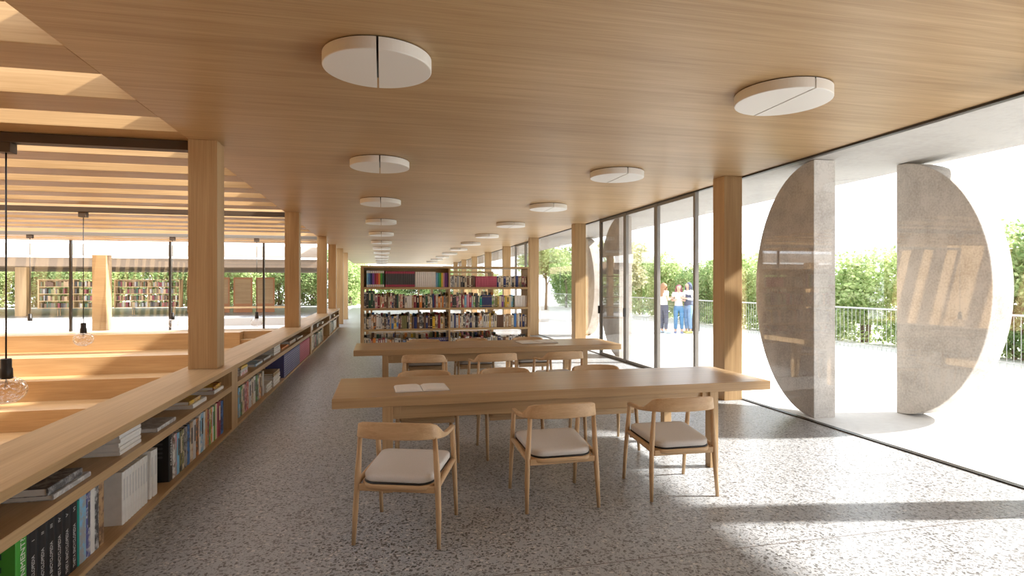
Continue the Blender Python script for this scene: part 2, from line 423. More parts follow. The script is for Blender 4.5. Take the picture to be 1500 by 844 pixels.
o = MB().box(-1.8, 1.8, -0.2, 0.2, 0.35, 0.45, 0, 0.01).box(-1.7, -1.6, -0.18, 0.18, 0, 0.35).box(1.6, 1.7, -0.18, 0.18, 0, 0.35).build('bench', M['step'])
o.location = (-6.4, 32.2, 0.05); tag(o, 'long low oak bench across the courtyard', 'bench')

# ------------------------------------------------------------------ disc lamps
def half_disc(sx):
    mb = MB(); r = 0.355; n = 40; g = 0.007; z0, z1 = -0.085, -0.008; e = 0.006
    def ring(rad, z, gg):
        t0 = math.asin(gg / rad)
        return [(sx * rad*math.sin(t0 + (math.pi - 2*t0)*k/n), rad*math.cos(t0 + (math.pi - 2*t0)*k/n), z) for k in range(n + 1)]
    mb.rings([ring(r, z1, g), ring(r, z0 + e, g), ring(r - e*0.3, z0 + e*0.3, g), ring(r - e, z0, g + 0.002)], 0, False)
    return mb
lamp = empty('disc_lamp', (-0.03, 3.93, H))
half_disc(-1).build('shade_half', M['white'], lamp); half_disc(1).build('shade_half', M['white'], lamp)
MB().lathe([(0.0, 0.0), (0.345, 0.0), (0.345, -0.012), (0.0, -0.012)], 40).build('mounting_plate', M['dark'], lamp)
first = True
for row, x in ((0, -0.03), (1, 3.07)):
    for k in range(12 if row == 0 else 11):
        o = lamp if first else copy_tree(lamp); first = False
        o.location = (x, 3.93 + 3.265*k, H)
        tag(o, '%s white split disc ceiling lamp in the row %s' % (ORD[k+1], 'nearer the low bookcases' if row == 0 else 'nearer the glass front'), 'ceiling lamp', 'split disc ceiling lamps')

# ------------------------------------------------------------------ pendants
def pendant(x, y, ztop, zsock, rad, squash, label):
    r = empty('pendant_lamp', (x, y, ztop))
    MB().box(-0.065, 0.065, -0.06, 0.06, -0.10, 0.0, 0, 0.005).build('ceiling_mount', M['beam'], r)
    MB().tube([(0, 0, -0.10), (0, 0, zsock - ztop)], 0.008, 8).build('cord', M['black'], r)
    zs = zsock - ztop
    MB().lathe([(0.0, 0.0), (0.042, 0.0), (0.046, -0.008), (0.046, -0.09), (0.053, -0.10), (0.057, -0.19), (0.052, -0.2), (0.0, -0.2)], 24).build('socket', M['black'], r)
    sk = [c for c in r.children if c.name.startswith('socket')][0]; sk.location.z = zs
    prof = [(0.045, 0.0)]
    for k in range(1, 24):
        a = math.pi * k / 24
        rr = rad * math.sin(a); 
        if rr > 0.045 or k > 12: prof.append((rr, -rad*squash*(1 - math.cos(a)) + 0.012))
    prof.append((0.004, -2*rad*squash + 0.012))
    MB().lathe(prof, 40).build('globe', M['bulb'], sk).location.z = -0.19
    MB().tube([(0, 0, -0.2 ), (0.012, 0, -0.25), (-0.012, 0, -0.29), (0.0, 0, -0.2)], 0.004, 6).build('filament', M['frame'], sk)
    tag(r, label, 'pendant lamp', 'clear globe pendants')
pendant(-3.66, 6.69, H - 0.10, 0.868, 0.172, 0.80, 'clear glass globe pendant on black cord, closest and lowest by the counter')
pendant(-5.66, 12.69, H - 0.10, 0.87, 0.172, 0.80, 'clear globe pendant hanging in front of the pale outside pillar')
pendant(-9.65, 18.69, H - 0.10, 0.80, 0.172, 0.80, 'clear globe pendant hanging farthest out toward the atrium timber wall')
pendant(-6.03, 18.69, H - 0.10, 0.795, 0.172, 0.80, 'clear globe pendant beside the thick counter pillar, before a dark mullion')
pendant(-3.72, 18.69, H - 0.10, 0.79, 0.172, 0.80, 'clear globe pendant seen between first and second counter pillars')

# ------------------------------------------------------------------ counter and low bookcases
o = MB().box(-2.05, -1.575, -0.5, 22.72, 0.675, LEDGE, 0, 0.004).build('counter_top', M['oak_y'])
tag(o, 'long oak counter running over the low bookcases', 'counter')
UNITS = [(-0.5, 6.9), (6.9, 13.95), (13.95, 18.75), (18.75, 22.72)]
for k, (a, b) in enumerate(UNITS):
    r = empty('low_bookcase', (-1.83, a, 0))
    L = b - a
    MB().box(-0.215, -0.20, 0, L, 0, 0.675).build('back_panel', M['oak_y'], r)
    for y in (0.0, L - 0.13): MB().box(-0.20, 0.23, y, y + 0.13, 0, 0.675, 0, 0.003).build('side_panel', M['oak_z'], r)
    MB().box(-0.20, 0.23, 0.13, L - 0.13, 0, 0.03, 0, 0.003).build('bottom_board', M['oak_y'], r)
    MB().box(-0.20, 0.23, 0.13, L - 0.13, 0.445, 0.505, 0, 0.003).build('shelf', M['oak_y'], r)
    tag(r, ['nearest low oak bookcase under the counter, holding the encyclopedia', 'second low oak bookcase, holding the blue and red volume sets',
            'third low oak bookcase along the counter', 'last low oak bookcase at the counter end'][k], 'bookcase', 'low bookcases under the counter')

# ------------------------------------------------------------------ books
PAL = {
    'cream': (0.70, 0.62, 0.46), 'white': (0.78, 0.77, 0.74), 'black': (0.02, 0.02, 0.022), 'charcoal': (0.07, 0.07, 0.075), 'brown': (0.16, 0.085, 0.05),
    'maroon': (0.24, 0.035, 0.05), 'red': (0.52, 0.05, 0.05), 'navy': (0.03, 0.045, 0.16), 'blue': (0.06, 0.20, 0.52), 'sky blue': (0.22, 0.50, 0.72),
    'green': (0.07, 0.36, 0.05), 'dark green': (0.025, 0.10, 0.06), 'teal': (0.02, 0.30, 0.24), 'yellow': (0.78, 0.52, 0.05), 'orange': (0.72, 0.27, 0.06),
    'tan': (0.50, 0.33, 0.18), 'grey': (0.36, 0.36, 0.36), 'pale grey': (0.60, 0.60, 0.60), 'purple': (0.20, 0.07, 0.33), 'pink': (0.68, 0.33, 0.40), 'olive': (0.24, 0.24, 0.09), 'rose red': (0.48, 0.07, 0.13), 'slate blue': (0.10, 0.11, 0.30),
}
_bm = {}
def bmat(c):
    if c not in _bm: _bm[c] = plain('cover ' + c, PAL[c], 0.42, 0.4, var=0.12, scale=18)
    return _bm[c]
PHOTO = {}
def photo_mat(c, c2):
    """a printed photographic cover: patches of two inks"""
    k = (c, c2)
    if k in PHOTO: return PHOTO[k]
    m, nt, out = new_mat('printed cover')
    tc = N(nt, 'ShaderNodeTexCoord'); oi = N(nt, 'ShaderNodeObjectInfo')
    ad = N(nt, 'ShaderNodeVectorMath', operation='ADD')
    nt.links.new(tc.outputs['Object'], ad.inputs[0]); nt.links.new(oi.outputs['Random'], ad.inputs[1])
    no = N(nt, 'ShaderNodeTexNoise', i_Scale=16.0, i_Detail=6.0, i_Roughness=0.7)
    nt.links.new(ad.outputs[0], no.inputs['Vector'])
    cr = N(nt, 'ShaderNodeValToRGB')
    cr.color_ramp.elements[0].position = 0.46; cr.color_ramp.elements[0].color = (*PAL[c], 1)
    cr.color_ramp.elements[1].position = 0.58; cr.color_ramp.elements[1].color = (*PAL[c2], 1)
    nt.links.new(no.outputs[0], cr.inputs[0])
    p = N(nt, 'ShaderNodeBsdfPrincipled', i_Roughness=0.35)
    nt.links.new(cr.outputs[0], p.inputs['Base Color']); nt.links.new(p.outputs[0], out.inputs[0])
    PHOTO[k] = m
    return m
def book_mb(t, h, d, style=0):
    """upright book, spine toward +x at x=0, thickness along y (centred), pages inside a cover; slots: cover, paper, band"""
    mb = MB(); c = min(0.0035, t*0.18); ht = t/2; ov = min(0.004, t*0.2)
    sp = [(-0.006, -ht), (-0.002, -ht*0.9), (0.0, -ht*0.45), (0.0, ht*0.45), (-0.002, ht*0.9), (-0.006, ht)]
    out = [(-d, -ht)] + sp + [(-d, ht)]
    inn = [(-d, -ht + c), (-0.010, -ht + c), (-0.010, ht - c), (-d, ht - c)]
    # cover: U-shaped section extruded along z
    poly = out + inn[::-1]
    n = len(poly)
    vs = [(x, y, 0) for x, y in poly] + [(x, y, h) for x, y in poly]
    fs = [(i, (i+1) % n, n + (i+1) % n, n + i) for i in range(n)]
    # U caps as quads between outer and inner chains
    def caps(o):
        L = []
        oi = list(range(8)); ii = [11, 10, 9, 8]          # poly: 0..7 outer, then 8..11 inner reversed (ht side first)
        L.append((0, 1, ii[1-0] if False else 10, 11)); L.append((6, 7, 8, 9)); L.append((1, 2, 3, 4, 5, 6, 9, 10))
        return [tuple(o + q for q in f) for f in L]
    fs += caps(0) + caps(n)
    mb.add(vs, fs, 0)
    mb.box(-d + ov, -0.0095, -ht + c, ht - c, ov, h - ov, 1)
    e = 0.0006
    if style == 1:      # title block
        mb.box(-0.001, e, -ht*0.42, ht*0.42, h*0.45, h*0.86, 2)
    elif style == 2:    # two bands
        for z in (0.12, 0.84): mb.box(-0.003, e, -ht*0.72, ht*0.72, h*z, h*(z+0.05), 2)
    elif style == 3:    # wide end bands
        for z0, z1 in ((0.02, 0.16), (0.84, 0.98)): mb.box(-0.004, e, -ht*0.88, ht*0.88, h*z0, h*z1, 2)
    elif style == 4:    # many rows of bands
        for q in range(9): mb.box(-0.003, e, -ht*0.80, ht*0.80, h*(0.06 + 0.1*q), h*(0.075 + 0.1*q), 2)
    return mb
_meshes = {}
def book_mesh(t, h, d, mats, style):
    key = (round(t, 4), round(h, 3), round(d, 3), tuple(m.name for m in mats), style)
    if key not in _meshes: _meshes[key] = book_mb(t, h, d, style).mesh('book', mats)
    return _meshes[key]
def text_mesh(s, size, mat, ext=0.0006, width=None):
    cu = bpy.data.curves.new('lettering', 'FONT'); cu.body = s; cu.size = size; cu.extrude = ext; cu.align_x = 'LEFT'; cu.align_y = 'CENTER'
    o = bpy.data.objects.new('lettering', cu); COL.objects.link(o)
    dg = bpy.context.evaluated_depsgraph_get()
    me = bpy.data.meshes.new_from_object(o.evaluated_get(dg))
    bpy.data.objects.remove(o); bpy.data.curves.remove(cu)
    if width:
        w = max(v.co.x for v in me.vertices) - min(v.co.x for v in me.vertices)
        for v in me.vertices: v.co.x *= width / w
    me.materials.clear(); me.materials.append(mat)
    return me
UPTEXT = Matrix(((0, 0, 1, 0), (0, -1, 0, 0), (1, 0, 0, 0), (0, 0, 0, 1)))   # text x -> +z, text y -> -y, normal -> +x

def spine_text(parent, s, size, z, y=0.0, width=None, mat=None):
    o = link('lettering', text_mesh(s, size, mat or bmat('pale grey'), width=width), parent)
    o.matrix_local = Matrix.Translation((0.001, y, z)) @ UPTEXT
    return o
rng = random.Random(7)
XS = -1.655         # where the spines stand in the low bookcases
def upright(y0, y1, h, mats, label, group, style=0, d=0.25, x=XS, z=0.03, name='book', lean=0.0):
    t = (y1 - y0) - 0.002
    o = link(name, book_mesh(t, h, d, mats, style))
    o.location = (x, (y0 + y1)/2, z + (0.001 if lean == 0 else 0.004)); o.rotation_euler = (lean, 0, 0)
    return tag(o, label, 'book', group)
G1 = 'books in the nearest low bookcase'
# green book, encyclopedia, and neighbours
o = upright(3.10, 3.185, 0.395, [bmat('green'), M['paper'], bmat('white')], 'bright green thick book before the black encyclopedia volumes', G1, d=0.27)
spine_text(o, 'ENVIRONMENT?', 0.05, 0.03, 0.006, 0.34, bmat('white'))
# its dark green cover carries pale lines of print
o2 = MB()
for k in range(4):
    for q in range(3): o2.box(-0.225 + 0.06*q, -0.18 + 0.06*q, -0.0435, -0.0418, 0.12 + 0.06*k, 0.145 + 0.06*k)
o2.build('cover_print', bmat('dark green'), o)
vols = ['I', 'II', 'III', 'IV', 'V', 'VI']
b = [3.19, 3.27, 3.35, 3.425, 3.50, 3.575, 3.65]
for k in range(6):
    o = upright(b[k], b[k+1], 0.375, [bmat('black'), M['paper'], bmat('charcoal')], 'black encyclopedia volume with the numeral %s near the spine top' % vols[k], 'black encyclopedia volumes', d=0.26, name='encyclopedia_volume')
    spine_text(o, 'THETA ENCYCLOPEDIA', 0.034, 0.02, 0.0, 0.235); spine_text(o, vols[k], 0.03, 0.325)
def seq(y0, items, group, place, z=0.03, d=0.24, x=XS):
    """items: (width, height, colour, second ink or None, style)"""
    y = y0; cnt = {}
    for (w, h, c, c2, st) in items:
        cnt[c] = cnt.get(c, 0) + 1
        nm = ('%s and %s' % (c, c2)) if c2 and c2 != c else c
        cover = photo_mat(c, c2) if c2 else bmat(c)
        upright(y, y + w, h, [cover, M['paper'], bmat('cream' if c in ('black', 'charcoal', 'brown', 'maroon', 'navy', 'dark green') else 'charcoal')],
                '%s book, %s %s one %s' % (nm, ORD[cnt[c]], c, place), group, st, d=d, z=z, x=x)
        y += w
    return y
seq(3.65, [(0.025, 0.365, 'teal', None, 0), (0.075, 0.375, 'grey', 'sky blue', 0), (0.05, 0.37, 'slate blue', 'pale grey', 1), (0.05, 0.375, 'white', None, 0),
           (0.05, 0.375, 'charcoal', 'pale grey', 0), (0.065, 0.38, 'tan', 'brown', 0)], G1, 'just past the encyclopedia')
for k in range(9):
    upright(4.215 + 0.046*k, 4.215 + 0.046*(k+1), 0.345, [bmat('white'), M['paper'], bmat('pale grey')], 'white volume, %s of nine in the tight white set on the lower shelf' % ORD[k+1], 'white set in the nearest low bookcase', 1, name='white_volume')
upright(4.665, 4.71, 0.345, [bmat('white'), M['paper'], bmat('pale grey')], 'white volume leaning beside the tight white set', G1, 1, name='white_volume', lean=-0.07)
upright(4.735, 4.815, 0.345, [bmat('white'), M['paper'], bmat('pale grey')], 'thick white volume standing alone beside the leaning white one', G1, 1, name='white_volume')
o = upright(5.06, 5.14, 0.375, [bmat('black'), M['paper'], bmat('white')], 'large black book with white letters, first after the white set', G1, d=0.29)
spine_text(o, 'CARDINAL', 0.05, 0.12, 0.0, 0.22, bmat('white'))
mb = MB()
for k in range(5): mb.box(-0.24, -0.05, -0.0398, -0.0386, 0.19 + 0.035*k, 0.205 + 0.035*k)
mb.build('cover_print', bmat('charcoal'), o)
its = [('white', 'brown'), ('grey', 'pink'), ('sky blue', None), ('black', 'olive'), ('olive', 'cream'), ('grey', 'charcoal'), ('blue', 'black'), ('tan', 'cream'), ('pale grey', None),
       ('brown', 'orange'), ('white', None), ('sky blue', 'white'), ('white', 'pale grey'), ('tan', 'orange'), ('maroon', 'tan'), ('green', 'cream'), ('orange', 'cream'), ('white', None), ('green', None), ('cream', None), ('rose red', None), ('maroon', None), ('blue', 'navy')]
yb = [5.14, 5.20, 5.24, 5.30, 5.37, 5.42, 5.50, 5.57, 5.66, 5.74, 5.82, 5.87, 5.97, 6.02, 6.09, 6.15, 6.20, 6.25, 6.30, 6.35, 6.42, 6.46, 6.56, 6.66]
seq(5.14, [(yb[k+1]-yb[k], 0.34 + 0.03*rng.random(), its[k][0], its[k][1], rng.choice((0, 0, 1))) for k in range(23)], G1, 'after the large black book')
# second bookcase
G2 = 'books in the second low bookcase'
its = [('sky blue', 'grey'), ('black', 'green'), ('cream', 'tan'), ('maroon', 'pink'), ('red', 'cream'), ('pale grey', None), ('tan', 'white'), ('white', None), ('black', 'green'), ('charcoal', 'white'), ('orange', 'cream'), ('brown', 'tan'), ('pale grey', None)]
w = [0.10, 0.09, 0.12, 0.12, 0.11, 0.15, 0.12, 0.13, 0.13, 0.10, 0.12, 0.10, 0.10]
seq(7.32, [(w[k], 0.33 + 0.04*rng.random(), its[k][0], its[k][1], rng.choice((0, 1))) for k in range(13)], G2, 'upright in the second low bookcase')
for k in range(20):
    upright(10.32 + 0.0945*k, 10.32 + 0.0945*(k+1), 0.385, [bmat('slate blue'), M['paper'], bmat('pale grey')], 'banded slate blue volume, %s of its set counted from the near bookcase end' % ORD[k+1], 'slate blue set in the second low bookcase', 4, name='blue_volume', d=0.3, x=-1.62)
for k in range(20):
    upright(12.22 + 0.079*k, 12.22 + 0.079*(k+1), 0.385, [bmat('rose red'), M['paper'], bmat('pink')], 'banded red volume, %s of its set counted from the blue set' % ORD[k+1], 'red set in the second low bookcase', 4, name='red_volume', d=0.3, x=-1.62)
def run(y0, y1, n, group, place, cols, hmin=0.30, hmax=0.38):
    w = [0.6 + rng.random() for _ in range(n)]; s = (y1 - y0)/sum(w)
    seq(y0, [(q*s, hmin + (hmax-hmin)*rng.random(), *c, rng.choice((0, 1, 2))) for q, c in zip(w, cols)], group, place)
cl = [('white', None), ('cream', 'white'), ('tan', 'olive'), ('charcoal', None), ('maroon', None), ('black', None), ('dark green', None), ('brown', None), ('cream', None), ('grey', None), ('olive', 'cream'), ('black', None), ('brown', None), ('tan', None)]
run(14.4, 17.3, 14, 'books in the third low bookcase', 'in the third low bookcase', cl)
run(19.0, 22.2, 14, 'books in the last low bookcase', 'in the last low bookcase', [('brown', None), ('black', None), ('charcoal', None), ('tan', None), ('grey', None), ('charcoal', None), ('olive', None), ('black', None), ('grey', 'white'), ('white', None), ('pale grey', None), ('white', None), ('cream', None), ('brown', None)])

# lying books
def lying(y0, y1, z, th, cols, label, group, d=0.22, x=XS, skew=0.0, name='book'):
    """book lying flat, spine toward the aisle"""
    cover = photo_mat(*cols) if isinstance(cols, tuple) else bmat(cols)
    o = link(name, book_mesh(th, y1 - y0, d, [cover, M['paper'], bmat('charcoal')], 0))
    o.location = (x, (y0 + y1)/2 , z + th/2)
    o.matrix_world = Matrix.Translation((x, y0, z + th/2)) @ Matrix.Rotation(skew, 4, 'Z') @ Matrix(((1,0,0,0),(0,0,1,0),(0,-1,0,0),(0,0,0,1)))
    return tag(o, label, 'book', group)
S = 0.506
GF1 = 'books lying on the upper shelf of the nearest low bookcase'
lying(3.36, 3.74, S, 0.028, ('grey', 'pale grey'), 'grey magazine lying under a darker one, upper shelf by the encyclopedia', GF1, 0.27, x=-1.63, name='magazine')
lying(3.34, 3.68, S + 0.029, 0.04, ('charcoal', 'grey'), 'dark magazine lying on a grey one, upper shelf by the encyclopedia', GF1, 0.25, x=-1.645, name='magazine')
for k in range(6):
    lying(4.14 + 0.006*(k % 2), 4.47 + 0.008*((k*7) % 3), S + 0.026*k, 0.025, 'white', 'white booklet, %s from the bottom of the tall white stack on the upper shelf' % ORD[k+1], GF1, 0.24, x=-1.64 - 0.004*(k % 3), name='booklet')
lying(4.74, 5.13, S, 0.03, ('grey', 'pale grey'), 'grey picture magazine lying alone past the tall white stack', GF1, 0.27, x=-1.63, name='magazine')
lying(5.56, 5.96, S, 0.038, 'white', 'white book lying under a yellowish one on the upper shelf', GF1, 0.27, x=-1.63)
lying(5.53, 5.86, S + 0.039, 0.032, ('tan', 'yellow'), 'yellowish book lying on a white one on the upper shelf', GF1, 0.25, x=-1.65)
lying(6.25, 6.60, S, 0.035, ('white', 'pale grey'), 'white book lying under a colourful one near the bookcase end', GF1, 0.26, x=-1.64)
lying(6.27, 6.60, S + 0.036, 0.035, ('yellow', 'maroon'), 'yellow and maroon book lying on a white one near the bookcase end', GF1, 0.24, x=-1.65, skew=0.05)
GF2 = 'books lying in the second low bookcase'
for k, c in enumerate((('white', 'pink'), 'pale grey', ('yellow', 'charcoal'))):
    lying(7.42, 7.78, S + 0.036*k, 0.035, c, '%s book of the small stack at the start of the second upper shelf' % ['lowest', 'middle', 'topmost yellow'][k], GF2, 0.25)
lying(8.25, 8.70, S, 0.032, ('pale grey', 'sky blue'), 'pale blue grey book lying just past the small yellow topped stack', GF2, 0.26)
lying(8.80, 9.32, S, 0.035, ('grey', 'pale grey'), 'grey book lying alone on the second upper shelf', GF2, 0.27)
for k in range(4):
    lying(9.5 + 0.03*(k % 2), 10.05 + 0.03*(k % 2), S + 0.032*k, 0.03, 'white', 'white book, %s from the bottom of the stack above the blue set' % ORD[k+1], GF2, 0.25, x=-1.64 - 0.006*(k % 2))
lying(10.3, 11.0, S, 0.03, 'orange', 'orange book lying above the slate blue set', GF2, 0.25)
lying(11.15, 11.9, S, 0.06, ('grey', 'tan'), 'thick grey book lying above the end of the slate blue set', GF2, 0.25)
lying(12.1, 12.9, S, 0.035, 'pale grey', 'pale grey book lying above the red set', GF2, 0.25)
for k in range(5):
    lying(8.92 - 0.0*k, 9.32, 0.031 + 0.024*k, 0.023, 'white', 'white magazine, %s from the bottom of the low pile before the blue set' % ORD[k+1], GF2, 0.24, x=-1.64 - 0.008*(k % 2), name='magazine')
for k in range(8):
    c = 'white' if k < 6 else ('tan', 'olive')
    lying(9.40 + 0.02*(k % 2), 9.95 + 0.03*(k % 3), 0.031 + 0.026*k, 0.025, c, '%s magazine, %s from the bottom of the high pile before the blue set' % ('white' if k < 6 else 'tan', ORD[k+1]), GF2, 0.28, x=-1.63 - 0.006*(k % 2), name='magazine')
for q, (y0, n, c) in enumerate(((14.3, 4, 'white'), (15.6, 3, 'grey'), (16.9, 2, 'white'), (19.4, 3, 'grey'), (21.0, 2, 'cream'))):
    for k in range(n):
        lying(y0, y0 + 0.45, S + 0.031*k, 0.03, c, '%s book, %s up in pile on %s low bookcase, %s end' % (c, ORD[k+1], 'third' if q < 3 else 'last', ['near', 'middle', 'far', 'near', 'far'][q]), 'piles in the farther low bookcases', 0.24)

# ------------------------------------------------------------------ tall bookcase
BX0, BX1, BY0, BY1 = -0.375, 2.70, 10.40, 10.93
LEV = [None, 0.446, 0.82, 1.193, 1.566]
r = empty('tall_bookcase', ((BX0+BX1)/2, (BY0+BY1)/2, 0)); cx, cy = r.location.x, r.location.y
MID = 1.19
for x, w in ((BX0 + 0.028, 0.056), (MID, 0.03), (BX1 - 0.024, 0.048)):
    MB().box(x - w/2 - cx, x + w/2 - cx, BY0 - cy, BY1 - cy, 0.40, 1.91, 0, 0.002).build('upright_panel', M['oak_z'], r)
MB().box(BX0 - cx, BX1 - cx, BY0 - cy, BY1 - cy, 1.91, 1.945, 0, 0.002).build('top_board', M['shelf'], r)
for x0, x1 in ((BX0 + 0.056, MID - 0.015), (MID + 0.015, BX1 - 0.048)):
    for z in LEV[1:]: MB().box(x0 - cx, x1 - cx, BY0 - cy, BY1 - cy, z - 0.038, z, 0, 0.002).build('shelf', M['shelf'], r)
MB().box(BX0 + 0.056 - cx, MID - 0.015 - cx, -0.005, 0.005, 1.566, 1.91).build('centre_board', M['shelf'], r)
for x in (BX0 + 0.80, BX1 - 0.36):
    for y in (BY0 + 0.17, BY1 - 0.13): MB().box(x - 0.02 - cx, x + 0.02 - cx, y - 0.02 - cy, y + 0.02 - cy, 0, 0.408, 0, 0.002).build('leg', M['oak_z'], r)
tag(r, 'tall open oak bookcase full of books behind the second table', 'bookcase')
SP = BY0 + 0.05
ROT = -math.pi/2
def tall(x, t, h, z, mats, style, label, group, name='book', d=0.19, tilt=0.0):
    o = link(name, book_mesh(t - 0.0015, h, d, mats, style))
    o.location = (x + t/2, SP, z + 0.001); o.rotation_euler = (0, tilt, ROT)
    return tag(o, label, 'book', group)
LB = (BX0 + 0.056, MID - 0.015); RB = (MID + 0.015, BX1 - 0.048)
ROWN = ['lowest', 'fourth', 'third', 'second', 'top']
def fill(x0, x1, lev, bay, cols, hm, hv, wm=0.036, group=None, skip_label='', counts=None):
    x = x0; cnt = counts if counts is not None else {}
    group = group or 'books on the tall bookcase'
    while x < x1 - 0.02:
        t = min(wm * (0.62 + 0.85*rng.random()), x1 - x)
        c = rng.choice(cols); h = hm + hv*(rng.random() - 0.5)*2
        c2 = rng.choice([None, None, None, 'white', 'charcoal', 'cream'])
        cnt[c] = cnt.get(c, 0) + 1
        cover = photo_mat(c, c2) if c2 and c2 != c else bmat(c)
        tall(x, t, h, LEV[lev], [cover, M['paper'], bmat('charcoal' if c in ('white', 'cream', 'pale grey', 'yellow', 'pink') else 'cream')], rng.choice((0, 1, 1, 2)),
             '%s book, %s %s one from the aisle end, %s shelf, %s bay' % (c, ORD[cnt[c]], c, ROWN[lev], bay), group)
        x += t
    return x
def tset(x0, x1, n, h, lev, colf, style, name, label, group, band):
    t = (x1 - x0)/n
    for k in range(n):
        tall(x0 + t*k, t, h, LEV[lev], [bmat(colf(k)), M['paper'], bmat(band)], style, label % ORD[k+1], group, name)
px = lambda u: BX0 + (u - 528.0)/(777.3 - 528.0)*(BX1 - BX0)
RAIN = ['sky blue', 'blue', 'navy', 'purple', 'maroon', 'red', 'orange', 'green', 'dark green']
tset(px(536), px(561), 9, 0.295, 4, lambda k: RAIN[k], 3, 'rainbow_volume', '%s volume of the rainbow set with white end bands', 'rainbow set with white end bands', 'white')
tset(px(562.5), px(604.5), 15, 0.285, 4, lambda k: 'charcoal', 3, 'black_volume', '%s black volume with red end bands on the top shelf', 'black set with red bands', 'rose red')
tset(px(605), px(635), 10, 0.275, 4, lambda k: 'white', 0, 'white_volume', '%s white volume of the plain set on the top shelf', 'plain white set on the top shelf', 'pale grey')
tset(px(635.5), px(655.5), 8, 0.26, 4, lambda k: ['sky blue', 'teal', 'green', 'yellow', 'pink', 'purple', 'purple', 'navy'][k], 0, 'rainbow_volume', '%s volume of the plain rainbow set beside the middle upright', 'plain rainbow set', 'white')
WARM = ['cream', 'cream', 'white', 'tan', 'brown', 'black', 'charcoal', 'dark green', 'maroon', 'orange', 'yellow', 'navy', 'grey', 'red', 'pink', 'olive', 'black', 'brown']
LITE = ['white', 'white', 'cream', 'cream', 'pale grey', 'pale grey', 'tan', 'brown', 'charcoal', 'black', 'blue', 'maroon', 'orange', 'yellow', 'navy', 'grey']
ct = {}
fill(RB[0], px(694), 4, 'window', ['cream', 'black', 'charcoal', 'grey', 'cream', 'brown', 'white'], 0.195, 0.015, 0.034, counts=ct)
tset(px(694), px(726.5), 12, 0.20, 4, lambda k: 'rose red', 4, 'red_volume', '%s red volume of the banded set on the top shelf', 'red set on the tall bookcase', 'pink')
fill(px(727), px(773), 4, 'window', ['white', 'cream', 'pink', 'navy', 'tan', 'charcoal', 'olive', 'pale grey', 'maroon'], 0.20, 0.015, 0.038, counts=ct)
ct = {}
fill(LB[0], px(548), 3, 'aisle', ['dark green', 'charcoal', 'black', 'olive'], 0.30, 0.015, 0.036, counts=ct)
fill(px(548), LB[1], 3, 'aisle', WARM, 0.225, 0.03, counts=ct)
ct = {}
fill(RB[0], px(704), 3, 'window', ['maroon', 'red', 'teal', 'sky blue', 'orange', 'dark green', 'green', 'rose red', 'pink', 'charcoal'], 0.225, 0.025, counts=ct)
tset(px(704), px(719), 6, 0.225, 3, lambda k: 'navy', 2, 'navy_volume', '%s navy volume of the banded set on the second shelf', 'navy set on the tall bookcase', 'tan')
fill(px(719), px(753), 3, 'window', ['white', 'green', 'purple', 'orange', 'dark green', 'sky blue', 'cream', 'yellow', 'olive'], 0.215, 0.02, counts=ct)
tset(px(754), px(775), 5, 0.215, 3, lambda k: 'white', 0, 'white_volume', '%s white volume of the block on the second shelf by the window', 'white block on the second shelf', 'pale grey')
ct = {}
fill(LB[0], px(586), 2, 'aisle', LITE, 0.235, 0.03, counts=ct)
tset(px(586), px(593), 3, 0.235, 2, lambda k: 'olive', 4, 'olive_volume', '%s olive volume of the trio on the third shelf', 'olive trio', 'charcoal')
fill(px(593), LB[1], 2, 'aisle', LITE + ['yellow', 'cream'], 0.24, 0.035, counts=ct)
ct = {}
fill(RB[0], px(727), 2, 'window', LITE, 0.24, 0.03, counts=ct)
tset(px(727), px(737), 4, 0.225, 2, lambda k: 'brown', 0, 'brown_volume', '%s plain brown volume on the third shelf, window bay', 'brown quartet', 'charcoal')
fill(px(737), px(774), 2, 'window', ['blue', 'cream', 'pink', 'tan', 'white', 'navy', 'pale grey', 'charcoal'], 0.235, 0.02, counts=ct)
ct = {}
fill(LB[0], px(624), 1, 'aisle', LITE + ['black', 'white'], 0.205, 0.03, 0.042, counts=ct)
tset(px(624), px(656), 10, 0.20, 1, lambda k: 'slate blue', 2, 'blue_volume', '%s blue volume of the set behind the second table top', 'blue set on the fourth shelf', 'white')
fill(RB[0], px(774), 1, 'window', LITE + ['black', 'white'], 0.205, 0.03, 0.05, counts={})
# the far side of the bookcase: countless spines turned away, and the hidden lowest shelf
mb = MB(); cols = WARM + ['white', 'pale grey', 'cream', 'blue']
uniq = list(dict.fromkeys(cols))
for lev in range(1, 5):
    for bx0, bx1 in (LB, RB):
        if lev == 4 and bx0 == LB[0]: pass
        x = bx0
        xe = bx1 - (0.55 if bx0 == RB[0] else 0.0)
        if lev == 4 and bx0 == RB[0]: continue
        while x < xe - 0.02:
            t = min(0.036*(0.62 + 0.85*rng.random()), xe - x)
            h = (0.265 if lev in (1, 2, 3) else 0.2) + 0.05*(rng.random() - 0.5)
            if lev == 3 and bx0 == LB[0] and 0.25 < x < 0.95: h = 0.22
            if lev == 3 and bx0 == RB[0] and rng.random() < 0.5: x += t; continue
            mb.box(x + 0.0015, x + t - 0.0015, BY1 - 0.24, BY1 - 0.05, LEV[lev] + 0.001, LEV[lev] + h, uniq.index(rng.choice(cols)))
            x += t
tag(mb.build('rear_books', [bmat(c) for c in uniq]), 'mixed books seen through the gaps of the tall bookcase', 'books', None, 'stuff')
